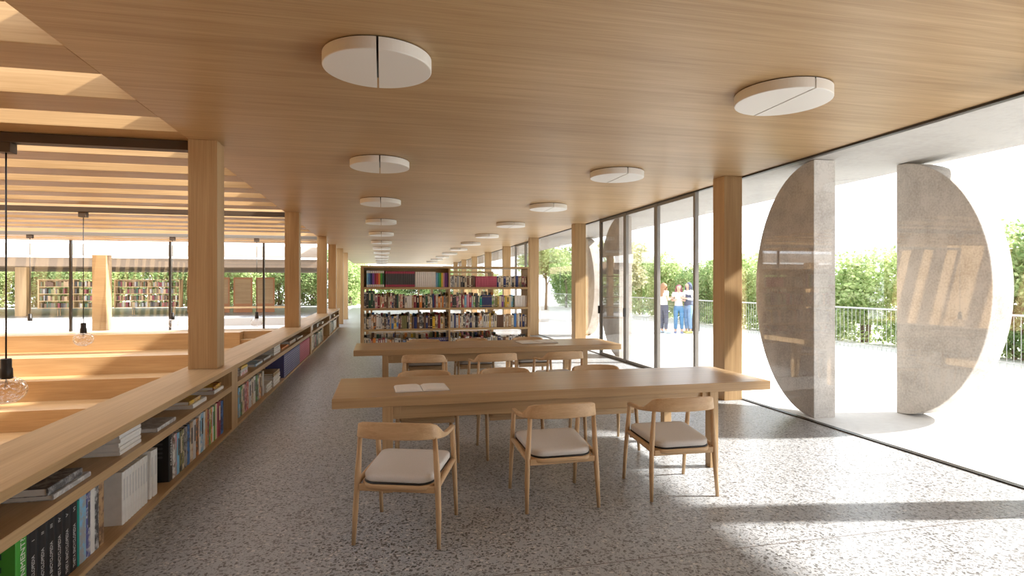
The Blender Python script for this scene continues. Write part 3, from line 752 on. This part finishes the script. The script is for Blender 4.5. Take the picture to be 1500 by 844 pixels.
# a further bookcase beyond, same build
for k, (x, y) in enumerate(((1.16, 14.3), (1.16, 19.5))):
    c = copy_tree(r); c.location = (x, y, 0); tag(c, ['second tall bookcase standing behind the first', 'third tall bookcase far down the hall'][k], 'bookcase')
for k, (x, y) in enumerate(((-15.15, 33.2), (-11.95, 33.6))):
    c = copy_tree(r); c.location = (x, y, 0.05); c.scale.z = 0.95
    tag(c, ['wide oak bookcase across the courtyard before the trees', 'oak bookcase across the courtyard next to the rust panels'][k], 'bookcase')
    mb = MB()
    for lev in range(1, 5):
        xx = -1.48
        while xx < 1.46:
            t = 0.07*(0.6 + rng.random())
            if rng.random() < 0.75: mb.box(xx, xx + t - 0.003, -0.2, 0.05, LEV[lev]*0.95, LEV[lev]*0.95 + 0.2 + 0.07*rng.random(), uniq.index(rng.choice(['brown', 'brown', 'charcoal', 'black', 'maroon', 'olive', 'tan', 'dark green', 'grey'])))
            xx += t
    o = mb.build('distant_books', [bmat(q) for q in uniq]); o.location = (x, y, 0.05)
    tag(o, ['books on the wide bookcase across the courtyard', 'books on the bookcase by the rust panels'][k], 'books', None, 'stuff')

# ------------------------------------------------------------------ tables
def table(x, y, label):
    r = empty('reading_table', (x + 1.51, y + 0.49, 0))
    X = lambda v: v - 1.51
    Y = lambda v: v - 0.49
    MB().box(X(-0.37), X(3.39), Y(0), Y(0.97), 0.667, 0.745, 0, 0.005).build('table_top', M['table'], r)
    for lx in (0.0, 2.80):
        for ly in (0.02, 0.86): MB().box(X(lx), X(lx + 0.08), Y(ly), Y(ly + 0.08), 0, 0.667, 0, 0.004).build('leg', M['table_z'], r)
        MB().box(X(lx + 0.015), X(lx + 0.065), Y(0.10), Y(0.86), 0.56, 0.667, 0, 0.003).build('end_rail', M['table'], r)
    MB().box(X(0.08), X(2.80), Y(0.075), Y(0.115), 0.555, 0.667, 0, 0.003).build('apron', M['table'], r)
    for lx in (0.08, 2.74): MB().box(X(lx), X(lx + 0.06), Y(0.045), Y(0.075), 0.60, 0.667, 0, 0.003).build('cleat', M['table_z'], r)
    return tag(r, label, 'table', 'long oak reading tables')
table(0, 4.495, 'long oak reading table in front with an open book on it')
table(0.0, 7.785, 'long oak reading table standing before the tall bookcase')

# ------------------------------------------------------------------ chairs
def rrect(w, h, n=4, p=0.3):
    """rounded rectangle outline, centred; returns (u, v) points"""
    r = min(w, h)*p; pts = []
    for cx_, cy_, a0 in ((w/2 - r, h/2 - r, 0), (-w/2 + r, h/2 - r, 90), (-w/2 + r, -h/2 + r, 180), (w/2 - r, -h/2 + r, 270)):
        for k in range(n): 
            a = R(a0 + 90*k/(n-1)); pts.append((cx_ + r*math.cos(a), cy_ + r*math.sin(a)))
    return pts
def back_band():
    """continuous arm-and-back: (x, y, z centre, thickness, height, tilt)"""
    half = [(0.262, 0.165, 0.640, 0.032, 0.022), (0.262, 0.06, 0.642, 0.034, 0.023), (0.261, -0.05, 0.646, 0.034, 0.025), (0.260, -0.13, 0.660, 0.032, 0.032),
            (0.255, -0.185, 0.682, 0.030, 0.058), (0.243, -0.225, 0.702, 0.028, 0.086), (0.218, -0.252, 0.709, 0.026, 0.096), (0.16, -0.278, 0.712, 0.023, 0.100), (0.08, -0.293, 0.714, 0.022, 0.103)]
    pts = half + [(0.0, -0.298, 0.714, 0.022, 0.104)] + [(-a, b, c, d, e) for a, b, c, d, e in reversed(half)]
    P = [Vector(p[:3]) for p in pts]; rings = []
    for i, p in enumerate(pts):
        d = P[min(i+1, len(P)-1)] - P[max(i-1, 0)]; d.z *= 0.25; d.normalize()
        side = Vector((d.y, -d.x, 0)).normalized()
        lean = 0.10
        rings.append([P[i] + side*u + Vector((0, 0, v)) + side*(v*lean) for u, v in rrect(p[3], p[4])])
    return MB().rings(rings)
def outline(wf, wr, yf, yr, rc_r=0.095, rc_f=0.05, n=8):
    """seat outline: front straight, rear corners generously rounded, slightly bowed rear"""
    pts = []
    def arc(cx_, cy_, r, a0, a1):
        for k in range(n): 
            a = R(a0 + (a1 - a0)*k/(n-1)); pts.append((cx_ + r*math.cos(a), cy_ + r*math.sin(a)))
    arc(wf/2 - rc_f, yf - rc_f, rc_f, 0, 90); arc(-wf/2 + rc_f, yf - rc_f, rc_f, 90, 180)
    arc(-wr/2 + rc_r, yr + rc_r*0.8, rc_r, 180, 262); arc(wr/2 - rc_r, yr + rc_r*0.8, rc_r, 278, 360)
    return pts
def pad(out, zs, tilt, inset):
    cx_ = 0; cy_ = sum(p[1] for p in out)/len(out); rings = []
    for z, s in zip(zs, inset):
        ring = []
        for x, y in out:
            v = Vector((x, y - cy_)); L = v.length; v *= (L - s)/L
            ring.append((v.x, v.y + cy_, z + tilt*(v.y + cy_)))
        rings.append(ring)
    return MB().rings(rings)
def make_chair():
    r = empty('armchair', (0, 0, 0))
    tilt = 0.075
    for s in (-1, 1):
        MB().tube([(s*0.268, 0.262, 0.0), (s*0.266, 0.225, 0.25), (s*0.264, 0.19, 0.45), (s*0.262, 0.155, 0.637)], [0.0125, 0.0165, 0.0185, 0.0155], 14).build('leg', M['chair_z'], r)
        MB().tube([(s*0.268, -0.262, 0.0), (s*0.262, -0.245, 0.22), (s*0.252, -0.232, 0.42), (s*0.236, -0.236, 0.672)], [0.0125, 0.018, 0.020, 0.0145], 14).build('leg', M['chair_z'], r)
    back_band().build('backrest', M['chair'], r)
    mb = MB()
    for s in (-1, 1):
        mb.tube([(s*0.258, -0.225, 0.372), (s*0.259, 0.0, 0.392), (s*0.262, 0.20, 0.405)], [0.016, 0.018, 0.016], 10)
    fr = [(x, y, 0) for x, y in outline(0.50, 0.47, 0.225, -0.245)]
    rings = []
    o = outline(0.50, 0.47, 0.228, -0.252)
    cyy = sum(p[1] for p in o)/len(o)
    def ring(sc, z): return [(x*sc, (y - cyy)*sc + cyy, z + tilt*y) for x, y in o]
    mb.rings([ring(0.86, 0.372), ring(0.985, 0.368), ring(1.0, 0.376), ring(1.0, 0.392), ring(0.985, 0.398), ring(0.86, 0.398)], 0, True)
    mb.box(-0.24, 0.24, -0.252, -0.228, 0.330, 0.372, 0, 0.005)
    mb.box(-0.24, 0.24, 0.19, 0.212, 0.352, 0.400, 0, 0.005)
    mb.build('seat_frame', M['chair'], r)
    pad(outline(0.485, 0.452, 0.222, -0.245), [0.398, 0.399, 0.406, 0.407], tilt, [0.02, 0.0, 0.0, 0.02]).build('seat_shell', M['black'], r)
    pad(outline(0.482, 0.450, 0.218, -0.24), [0.407, 0.409, 0.414, 0.436, 0.446, 0.451, 0.453], tilt, [0.012, 0.003, 0.0, 0.0, 0.006, 0.02, 0.07]).build('cushion', M['fabric'], r)
    return r
chair = make_chair()
CH = [
    (0.165, 3.825, R(-18.8), 'light oak armchair turned aslant at the front table, closest to the low bookcases'),
    (1.252, 4.155, R(0.5), 'light oak armchair in the middle of the front table near side'),
    (2.215, 4.165, R(-1), 'light oak armchair at the front table near side, closest to the glass front'),
    (0.40, 5.41, R(180), 'oak armchair pushed under the front table far side, behind the open book'),
    (1.20, 5.41, R(181), 'oak armchair pushed under the middle of the front table far side'),
    (2.16, 5.41, R(179), 'oak armchair pushed under the front table far side, closest to the glass'),
    (0.52, 7.27, R(-8), 'oak armchair at the second table near side, closest to the low bookcases'),
    (1.37, 7.20, R(5), 'oak armchair in the middle of the second table near side'),
    (2.24, 7.20, R(7), 'oak armchair at the second table near side, closest to the glass front'),
    (0.62, 8.70, R(180), 'oak armchair under the second table far side, closest to the low bookcases'),
    (1.37, 8.70, R(180), 'oak armchair under the middle of the second table far side'),
    (2.27, 8.70, R(180), 'oak armchair under the second table far side, closest to the glass'),
]
for k, (x, y, a, lab) in enumerate(CH):
    o = chair if k == 0 else copy_tree(chair)
    o.location = (x, y, 0); o.rotation_euler = (0, 0, a); tag(o, lab, 'chair', 'light oak armchairs with grey cushions')

# ------------------------------------------------------------------ open books
def open_book(x, y, z, w, d, rz, label, cov):
    r = empty('open_book', (x, y, z), rz)
    MB().box(-w/2 - 0.004, w/2 + 0.004, -d/2 - 0.004, d/2 + 0.004, 0.0, 0.003).build('cover', bmat(cov), r)
    for s in (-1, 1):
        rings = []
        prof = [(0.003, 0.008), (0.03, 0.019), (0.08, 0.0205), (0.14, 0.019), (w/2 - 0.02, 0.016), (w/2 - 0.006, 0.013)]
        for yy in (-d/2, -d/2 + 0.003, d/2 - 0.003, d/2):
            e = 0.0 if abs(yy) < d/2 - 0.001 else -0.002
            rings.append([(s*px_, yy, pz + e) for px_, pz in prof] + [(s*w/2, yy, 0.003), (s*0.003, yy, 0.003)])
        MB().rings(rings, 0, False).build('pages', M['paper'], r)
    return tag(r, label, 'book', 'open books on the reading tables')
open_book(0.315, 4.79, 0.745, 0.43, 0.27, R(2), 'open white book lying on the front reading table', 'grey')
open_book(2.25, 8.28, 0.745, 0.56, 0.34, R(3), 'open pale book lying on the second table toward the glass', 'charcoal')

# ------------------------------------------------------------------ concrete half discs
def half_concrete(x, yc, sgn, label, a=1.16):
    """upright half ellipse in the y-z plane with its straight edge at yc, arc toward sgn*y, thickness along +x"""
    b, t, n = H/2 - 0.004, 0.30, 48
    prof = [(sgn*a*math.cos(-math.pi/2 + math.pi*k/n), b + b*math.sin(-math.pi/2 + math.pi*k/n)) for k in range(n + 1)]
    e = 0.012
    cen = Vector((sgn*a*0.4, b))
    def ring(xx, s):
        return [(xx, *(Vector(p) + (cen - Vector(p)).normalized()*s)) for p in prof]
    o = MB().rings([ring(0, e), ring(e*0.3, e*0.3), ring(e, 0), ring(t - e, 0), ring(t - e*0.3, e*0.3), ring(t, e)], 0, False).build('concrete_half_disc', M['concrete'])
    o.location = (x, yc, 0.0)
    return tag(o, label, 'half disc', 'concrete half discs outside the glass')
half_concrete(5.06, 5.92, 1, 'concrete half disc standing close outside the glass by the big pillar', 1.105)
half_concrete(6.30, 5.96, -1, 'large concrete half disc under the roof edge with its rim sunlit')
half_concrete(5.06, 11.74, 1, 'small looking concrete half disc seen through the sliding doors')
half_concrete(6.30, 17.65, -1, 'far concrete half disc mostly hidden behind a pillar by the doors')

# ------------------------------------------------------------------ fence, shrubs and trees
def fence(x, y0, y1, label):
    r = empty('fence', (x, y0, 0)); L = y1 - y0
    MB().tube([(0, 0, 1.02), (0, L, 1.02)], 0.022, 8).build('rail', M['rail'], r)
    MB().box(-0.012, 0.012, 0, L, 0.09, 0.11).build('lower_rail', M['rail'], r)
    mb = MB(); n = int(L/0.13)
    for k in range(n): mb.box(-0.004, 0.004, k*0.13 - 0.004, k*0.13 + 0.004, 0.0, 1.02)
    o = mb.build('pickets', M['rail'], r); o['kind'] = 'stuff'
    return tag(r, label, 'fence')
fence(11.85, 2.0, 46.0, 'slim metal picket fence along the hedge at the terrace edge')

def foliage(seed, blobs, n, leaf):
    g = random.Random(seed); mb = MB(); vs = []; fs = []
    tot = sum(b[3]*b[4]*b[5] for b in blobs)
    for (cx_, cy_, cz_, rx, ry, rz) in blobs:
        for _ in range(int(n*rx*ry*rz/tot)):
            while True:
                d = Vector((g.uniform(-1, 1), g.uniform(-1, 1), g.uniform(-1, 1)))
                if 0.25 < d.length < 1: break
            q = d.normalized() * (0.45 + 0.6*g.random()**0.6)
            p = Vector((cx_ + q.x*rx, cy_ + q.y*ry, cz_ + q.z*rz))
            if p.z < 0.05: p.z = 0.05 + 0.1*g.random()
            if mnoise.noise(p*1.7 + Vector((seed, 0, 0))) < -0.28: continue
            a = Vector((g.uniform(-1, 1), g.uniform(-1, 1), g.uniform(-0.6, 0.8))).normalized()
            b = a.cross(Vector((g.uniform(-1, 1), g.uniform(-1, 1), g.uniform(-1, 1)))).normalized()
            L = leaf*(0.6 + 0.8*g.random()); W = L*0.32
            nrm = a.cross(b)
            o = len(vs)
            vs += [p, p + a*L*0.5 + b*W + nrm*L*0.08, p + a*L, p + a*L*0.5 - b*W + nrm*L*0.08]
            fs += [(o, o+1, o+2), (o, o+2, o+3)]
    me = bpy.data.meshes.new('foliage'); me.from_pydata(vs, [], fs); me.update()
    return me
def stems(seed, h, spread, n, r0):
    g = random.Random(seed); mb = MB()
    for k in range(n):
        a = g.uniform(0, 6.28); d = spread*g.uniform(0.3, 1)
        mb.tube([(0.1*math.cos(a), 0.1*math.sin(a), -0.02), (d*0.4*math.cos(a), d*0.4*math.sin(a), h*0.45), (d*math.cos(a), d*math.sin(a), h)], [r0, r0*0.7, r0*0.3], 7)
    return mb
FOL = []
for s in range(4):
    g = random.Random(50 + s)
    bl = [(g.uniform(-0.5, 0.5), g.uniform(-0.9, 0.9), g.uniform(0.7, 1.9), g.uniform(0.55, 0.85), g.uniform(0.6, 1.0), g.uniform(0.5, 0.75)) for _ in range(8)] + [(0, 0, 0.55, 0.8, 1.3, 0.6), (0, 0.6, 0.4, 0.6, 0.7, 0.45), (0, -0.6, 0.4, 0.6, 0.7, 0.45)]
    FOL.append((foliage(s, bl, 10500, 0.11), stems(s, 1.5, 0.6, 6, 0.035).mesh('stems', M['bark'])))
for me, _ in FOL: me.materials.append(M['leaf_a'])
FOLB = []
for me, st in FOL:
    m2 = me.copy(); m2.materials[0] = M['leaf_b']; FOLB.append((m2, st))
def shrub(x, y, v, s, rz, deep, label, group='shrubs along the fence'):
    r = empty('shrub', (x, y, 0), rz); r.scale = s
    me, st = (FOLB if deep else FOL)[v % 4]
    link('foliage', me, r); link('stems', st, r)
    return tag(r, label, 'shrub', group)
g = random.Random(3)
spots = []
y = 3.6
while y < 44:
    spots.append(y); y += 2.0 + (0.5 if y > 20 else 0)
for k, y in enumerate(spots):
    x = 13.1 + g.uniform(-0.15, 0.35) + (0.6 if y > 24 else 0)
    sz = 1.0 + 0.22*g.random() + (0.12 if y < 10 else 0.0) + (0.25 if y > 26 else 0.0)
    if 14 < y < 16.5: sz = 0.72
    shrub(x, y, k, (1.05, 1.0, sz), g.uniform(-0.4, 0.4), g.random() < 0.4, 'leafy green shrub behind the picket fence, %s along from the near end' % ORD[k+1])
# looser trees behind
def tree(x, y, seed, h, crown, mat, n, label, leaf=0.16):
    r = empty('tree', (x, y, 0)); g = random.Random(seed)
    bl = [(g.uniform(-1, 1)*crown*0.55, g.uniform(-1, 1)*crown*0.55, h*g.uniform(0.55, 0.95), crown*g.uniform(0.35, 0.6), crown*g.uniform(0.35, 0.6), crown*g.uniform(0.3, 0.5)) for _ in range(9)]
    me = foliage(seed, bl, n, leaf); me.materials.append(mat); link('crown', me, r)
    mb = MB().tube([(0, 0, -0.05), (0.05, 0.02, h*0.3), (0, 0.05, h*0.75)], [0.10, 0.08, 0.03], 10)
    for k in range(5):
        a = g.uniform(0, 6.28); mb.tube([(0.03, 0.02, h*(0.3 + 0.06*k)), (crown*0.4*math.cos(a), crown*0.4*math.sin(a), h*(0.55 + 0.07*k))], [0.045, 0.015], 7)
    mb.build('trunk', M['bark'], r)
    return tag(r, label, 'tree')
tree(10.75, 24.5, 11, 3.5, 1.5, M['leaf_c'], 9000, 'pale blossoming tree on the terrace left of the people')
tree(10.4, 36.0, 12, 4.6, 1.9, M['leaf_a'], 9000, 'bright green tree seen between two pillars past the doors')
tree(12.6, 38.5, 13, 3.8, 1.9, M['leaf_b'], 8000, 'dark green tree farther behind the bright one')
tree(14.6, 9.2, 14, 3.0, 1.5, M['leaf_b'], 4200, 'dark tree behind the fence beside the large concrete half disc')
for k in range(13):
    x = -2.6 - 2.75*k
    shrub(x, 47.5 + 0.7*(k % 3), k, (1.7, 1.75, 1.55 + 0.2*(k % 2)), 0.5*k, k % 3 != 0, 'tall green bush beyond the far wing, %s from the hall side' % ORD[k+1], 'bushes beyond the far wing')
for k in range(6):
    shrub(-1.6 + 2.2*k, 52.0 + 0.6*(k % 2), k + 1, (1.5, 1.5, 1.3), 0.8*k, k % 2 == 0, 'green bush past the end of the hall, %s from the counter side' % ORD[k+1], 'bushes past the end of the hall')
o = MB().box(-0.14, 0.14, -0.14, 0.14, 0, 0.72, 0, 0.01).box(-0.15, 0.15, -0.15, 0.15, 0.72, 0.76, 0, 0.01).build('litter_bin', M['dark']); o.location = (10.65, 18.2, 0)
tag(o, 'dark litter bin on the terrace behind a door frame', 'bin')

# ------------------------------------------------------------------ people
def skin_mesh(nodes, edges, mats, sub=2, name='body'):
    """nodes: (x, y, z, rx, ry); grows one continuous surface along the edges"""
    me = bpy.data.meshes.new(name); me.from_pydata([n[:3] for n in nodes], edges, [])
    o = bpy.data.objects.new(name, me); COL.objects.link(o)
    sk = o.modifiers.new('skin', 'SKIN'); sk.use_smooth_shade = True
    sv = me.skin_vertices[0].data
    for i, n in enumerate(nodes): sv[i].radius = (n[3], n[4] if len(n) > 4 else n[3]); sv[i].use_root = (i == 0)
    s = o.modifiers.new('sub', 'SUBSURF'); s.levels = sub; s.render_levels = sub
    dg = bpy.context.evaluated_depsgraph_get()
    out = bpy.data.meshes.new_from_object(o.evaluated_get(dg))
    bpy.data.objects.remove(o); bpy.data.meshes.remove(me)
    out.materials.clear()
    for m in mats: out.materials.append(m)
    for p in out.polygons: p.use_smooth = True
    return out
def person(loc, rz, h, top, trousers, shoes, hair, hand_y, label, sleeves=None, vest=None, long_hair=0.45, hood=False):
    r = empty('person', loc, rz); s = h/1.70
    # faces +y ; metres for a 1.70 m figure
    nodes = [(0, 0, 0.98, 0.112, 0.085), (0, 0.0, 1.10, 0.115, 0.085), (0, 0.0, 1.25, 0.135, 0.095), (0, -0.01, 1.38, 0.12, 0.08), (0, 0.0, 1.45, 0.052, 0.05), (0, 0.015, 1.51, 0.055, 0.06), (0, 0.025, 1.58, 0.074, 0.088), (0, 0.02, 1.655, 0.060, 0.070)]
    edges = [(k, k+1) for k in range(7)]
    hands = []
    for sx in (-1, 1):
        b0 = len(nodes)
        nodes += [(sx*0.095, 0, 0.82, 0.070, 0.072), (sx*0.10, 0.015, 0.48, 0.056, 0.058), (sx*0.105, -0.01, 0.10, 0.040, 0.042), (sx*0.112, 0.03, 0.045, 0.036, 0.035), (sx*0.122, 0.15, 0.028, 0.034, 0.022)]
        edges += [(0, b0), (b0, b0+1), (b0+1, b0+2), (b0+2, b0+3), (b0+3, b0+4)]
        a0 = len(nodes)
        hx, hy, hz = sx*0.055, 0.26 + hand_y, 1.17
        nodes += [(sx*0.165, -0.01, 1.38, 0.056, 0.056), (sx*0.225, -0.03, 1.12, 0.042, 0.042), (hx + sx*0.05, hy - 0.07, hz - 0.01, 0.026, 0.028), (hx + sx*0.02, hy - 0.01, hz, 0.034, 0.022)]
        edges += [(3, a0), (a0, a0+1), (a0+1, a0+2), (a0+2, a0+3)]
        for q in range(4):
            f0 = len(nodes); zz = hz + 0.03 - 0.02*q; L = [0.07, 0.078, 0.072, 0.058][q]
            nodes += [(hx, hy + L*0.5, zz, 0.009, 0.009), (hx - sx*0.025, hy + L*0.85, zz, 0.0085, 0.0085), (hx - sx*0.05, hy + L*0.8, zz - 0.004, 0.0075, 0.0075)]
            edges += [(a0+3, f0), (f0, f0+1), (f0+1, f0+2)]
        f0 = len(nodes)
        nodes += [(hx - sx*0.015, hy + 0.01, hz + 0.04, 0.0105, 0.0105), (hx - sx*0.035, hy + 0.035, hz + 0.055, 0.009, 0.009)]
        edges += [(a0+3, f0), (f0, f0+1)]
    n0 = len(nodes)
    nodes += [(0, 0.115, 1.575, 0.013, 0.016), (-0.078, 0.015, 1.575, 0.010, 0.02), (0.078, 0.015, 1.575, 0.010, 0.02)]
    edges += [(6, n0), (6, n0+1), (6, n0+2)]
    b = link('body', skin_mesh(nodes, edges, [M['skin']]), r); b.scale = (s, s, s)
    # eyes and mouth
    mb = MB()
    for sx in (-1, 1): mb.lathe([(0.0, 0.005), (0.009, 0.002), (0.009, -0.002), (0.0, -0.005)], 10, c=(sx*0.030, 0.100, 1.592))
    mb.build('eyes', M['black'], b)
    MB().box(-0.022, 0.022, 0.097, 0.108, 1.532, 1.541, 0, 0.003).build('mouth', bmat('rose red'), b)
    def wear(name, nn, ee, m):
        o = link(name, skin_mesh(nn, ee, [m], name=name), r); o.scale = (s, s, s)
    # trousers
    nn = [(0, 0, 0.93, 0.155, 0.122)]; ee = []
    for sx in (-1, 1):
        b0 = len(nn)
        nn += [(sx*0.092, 0, 0.84, 0.096, 0.098), (sx*0.10, 0.015, 0.48, 0.070, 0.072), (sx*0.105, -0.008, 0.12, 0.055, 0.060)]
        ee += [(0, b0), (b0, b0+1), (b0+1, b0+2)]
    nn.append((0, 0, 1.03, 0.130, 0.10)); ee.append((0, len(nn)-1))
    wear('trousers', nn, ee, trousers)
    # top with short sleeves
    nn = [(0, 0.0, 1.10, 0.142, 0.112), (0, 0.0, 0.94, 0.172, 0.136), (0, 0.0, 1.25, 0.150, 0.110), (0, -0.01, 1.38, 0.130, 0.092), (0, -0.005, 1.425, 0.075, 0.07)]
    ee = [(0, 1), (0, 2), (2, 3), (3, 4)]
    for sx in (-1, 1):
        b0 = len(nn)
        nn += [(sx*0.165, -0.01, 1.385, 0.066, 0.066), (sx*0.198, -0.02, 1.24, 0.058, 0.058)]; ee += [(3, b0), (b0, b0+1)]
        if sleeves:
            nn += [(sx*0.225, -0.03, 1.12, 0.052, 0.052), (sx*0.14, 0.13 + hand_y, 1.15, 0.04, 0.04)]; ee += [(b0+1, b0+2), (b0+2, b0+3)]
    wear('shirt', nn, ee, top)
    if vest:
        nn = [(0, -0.01, 1.12, 0.165, 0.138), (0, -0.01, 0.89, 0.192, 0.156), (0, -0.01, 1.30, 0.180, 0.138)]
        wear('vest', nn, [(0, 1), (0, 2)], vest)
    # hair: cap over the skull and a long fall down the back
    nn = [(0, -0.035, 1.625, 0.112, 0.108), (0, -0.010, 1.705, 0.080, 0.085), (0, -0.085, 1.52, 0.100, 0.060), (0, -0.09, 1.40, 0.085, 0.045), (0, -0.10, 1.40 - long_hair*0.4, 0.07, 0.035)]
    ee = [(0, 1), (0, 2), (2, 3), (3, 4)]
    for sx in (-1, 1):
        b0 = len(nn); nn += [(sx*0.088, 0.01, 1.56, 0.030, 0.044), (sx*0.095, 0.025, 1.42, 0.028, 0.034)]; ee += [(0, b0), (b0, b0+1)]
    wear('hood' if hood else 'hair', nn, ee, hair)
    for sx in (-1, 1):
        mb = MB(); out = []
        rings = []
        for yy, w, hh in ((-0.065, 0.030, 0.06), (-0.03, 0.042, 0.095), (0.03, 0.046, 0.085), (0.10, 0.050, 0.06), (0.17, 0.046, 0.045), (0.205, 0.026, 0.03)):
            rings.append([(sx*0.112 + w*math.cos(t), yy, max(0.0, hh*0.5 + hh*0.5*math.sin(t))) for t in [2*math.pi*k/12 for k in range(12)]])
        o = mb.rings(rings).build('shoe', shoes, r); o.scale = (s, s, s)
    # a small sheet held between the hands
    o = MB().box(-0.045, 0.045, -0.004, 0.004, 0, 0.13, 0, 0.002).build('held_card', M['paper'], None)
    o.matrix_world = Matrix.Translation(loc) @ Matrix.Rotation(rz, 4, 'Z') @ Matrix.Translation((0, (0.315 + hand_y)*s, 1.13*s)) @ Matrix.Rotation(R(-25), 4, 'X')
    o['label'] = 'small pale card held by the %s' % label.split(' with')[0]; o['category'] = 'card'; o.name = 'paper_card'
    return tag(r, label, 'person', 'people talking on the terrace')
person((9.17, 17.55, 0), R(-80), 1.69, plain('white cotton', (0.80, 0.78, 0.76), 0.9), plain('grey trousers', (0.10, 0.11, 0.15), 0.9), plain('pale blue shoes', (0.50, 0.60, 0.68), 0.7),
       plain('light brown hair', (0.36, 0.20, 0.11), 0.6), 0.0, 'person in white top and dark trousers with long light brown hair')
person((9.68, 17.50, 0), R(150), 1.63, plain('patterned blouse', (0.74, 0.68, 0.68), 0.9, var=0.25, scale=26), plain('blue jeans', (0.10, 0.24, 0.42), 0.9), plain('blue shoes', (0.16, 0.20, 0.36), 0.7),
       plain('reddish hair', (0.22, 0.06, 0.09), 0.6), 0.0, 'person in patterned blouse and blue jeans with reddish hair', long_hair=0.2)
person((9.98, 17.40, 0), R(98), 1.71, plain('white shirt', (0.80, 0.80, 0.80), 0.9), plain('faded jeans', (0.20, 0.32, 0.50), 0.9), plain('yellow shoes', (0.66, 0.60, 0.20), 0.7),
       plain('dark blue hood', (0.08, 0.10, 0.16), 0.8), 0.03, 'person in dark hooded vest and faded jeans with yellow shoes', sleeves=True, vest=plain('dark vest', (0.09, 0.11, 0.17), 0.85), long_hair=0.1, hood=True)

# ------------------------------------------------------------------ light and camera
w = bpy.data.worlds.new('sky'); SC.world = w; w.use_nodes = True
nt = w.node_tree; nt.nodes.clear()
bg = nt.nodes.new('ShaderNodeBackground'); wo = nt.nodes.new('ShaderNodeOutputWorld')
bg.inputs[0].default_value = (0.94, 0.985, 1.04, 1); bg.inputs[1].default_value = 1.5
nt.links.new(bg.outputs[0], wo.inputs[0])
sl = bpy.data.lights.new('sun', 'SUN'); sl.energy = 7.0; sl.angle = R(2.2); sl.color = (1.0, 0.95, 0.87)
so = link('sun', sl); so.rotation_euler = Vector((-1.0, 0.18, -0.69)).to_track_quat('-Z', 'Y').to_euler()

cam = bpy.data.cameras.new('camera'); cam.sensor_width = 36; cam.sensor_fit = 'HORIZONTAL'; cam.lens = 840/1500*36
cam.shift_y = -4/1500; cam.clip_start = 0.05; cam.clip_end = 500
co = link('camera', cam); co.location = (0, 0, 1.6); co.rotation_euler = (R(90), 0, R(-12.74))
SC.camera = co
vs = SC.view_settings
vs.view_transform = 'Standard'; vs.look = 'None'; vs.exposure = 1.33; vs.gamma = 1.0
try: vs.use_curve_mapping = False
except Exception: pass
SC.cycles.max_bounces = 12; SC.cycles.diffuse_bounces = 5; SC.cycles.glossy_bounces = 4; SC.cycles.transparent_max_bounces = 24
SC.cycles.use_denoising = True
SC.cycles.sample_clamp_indirect = 8.0
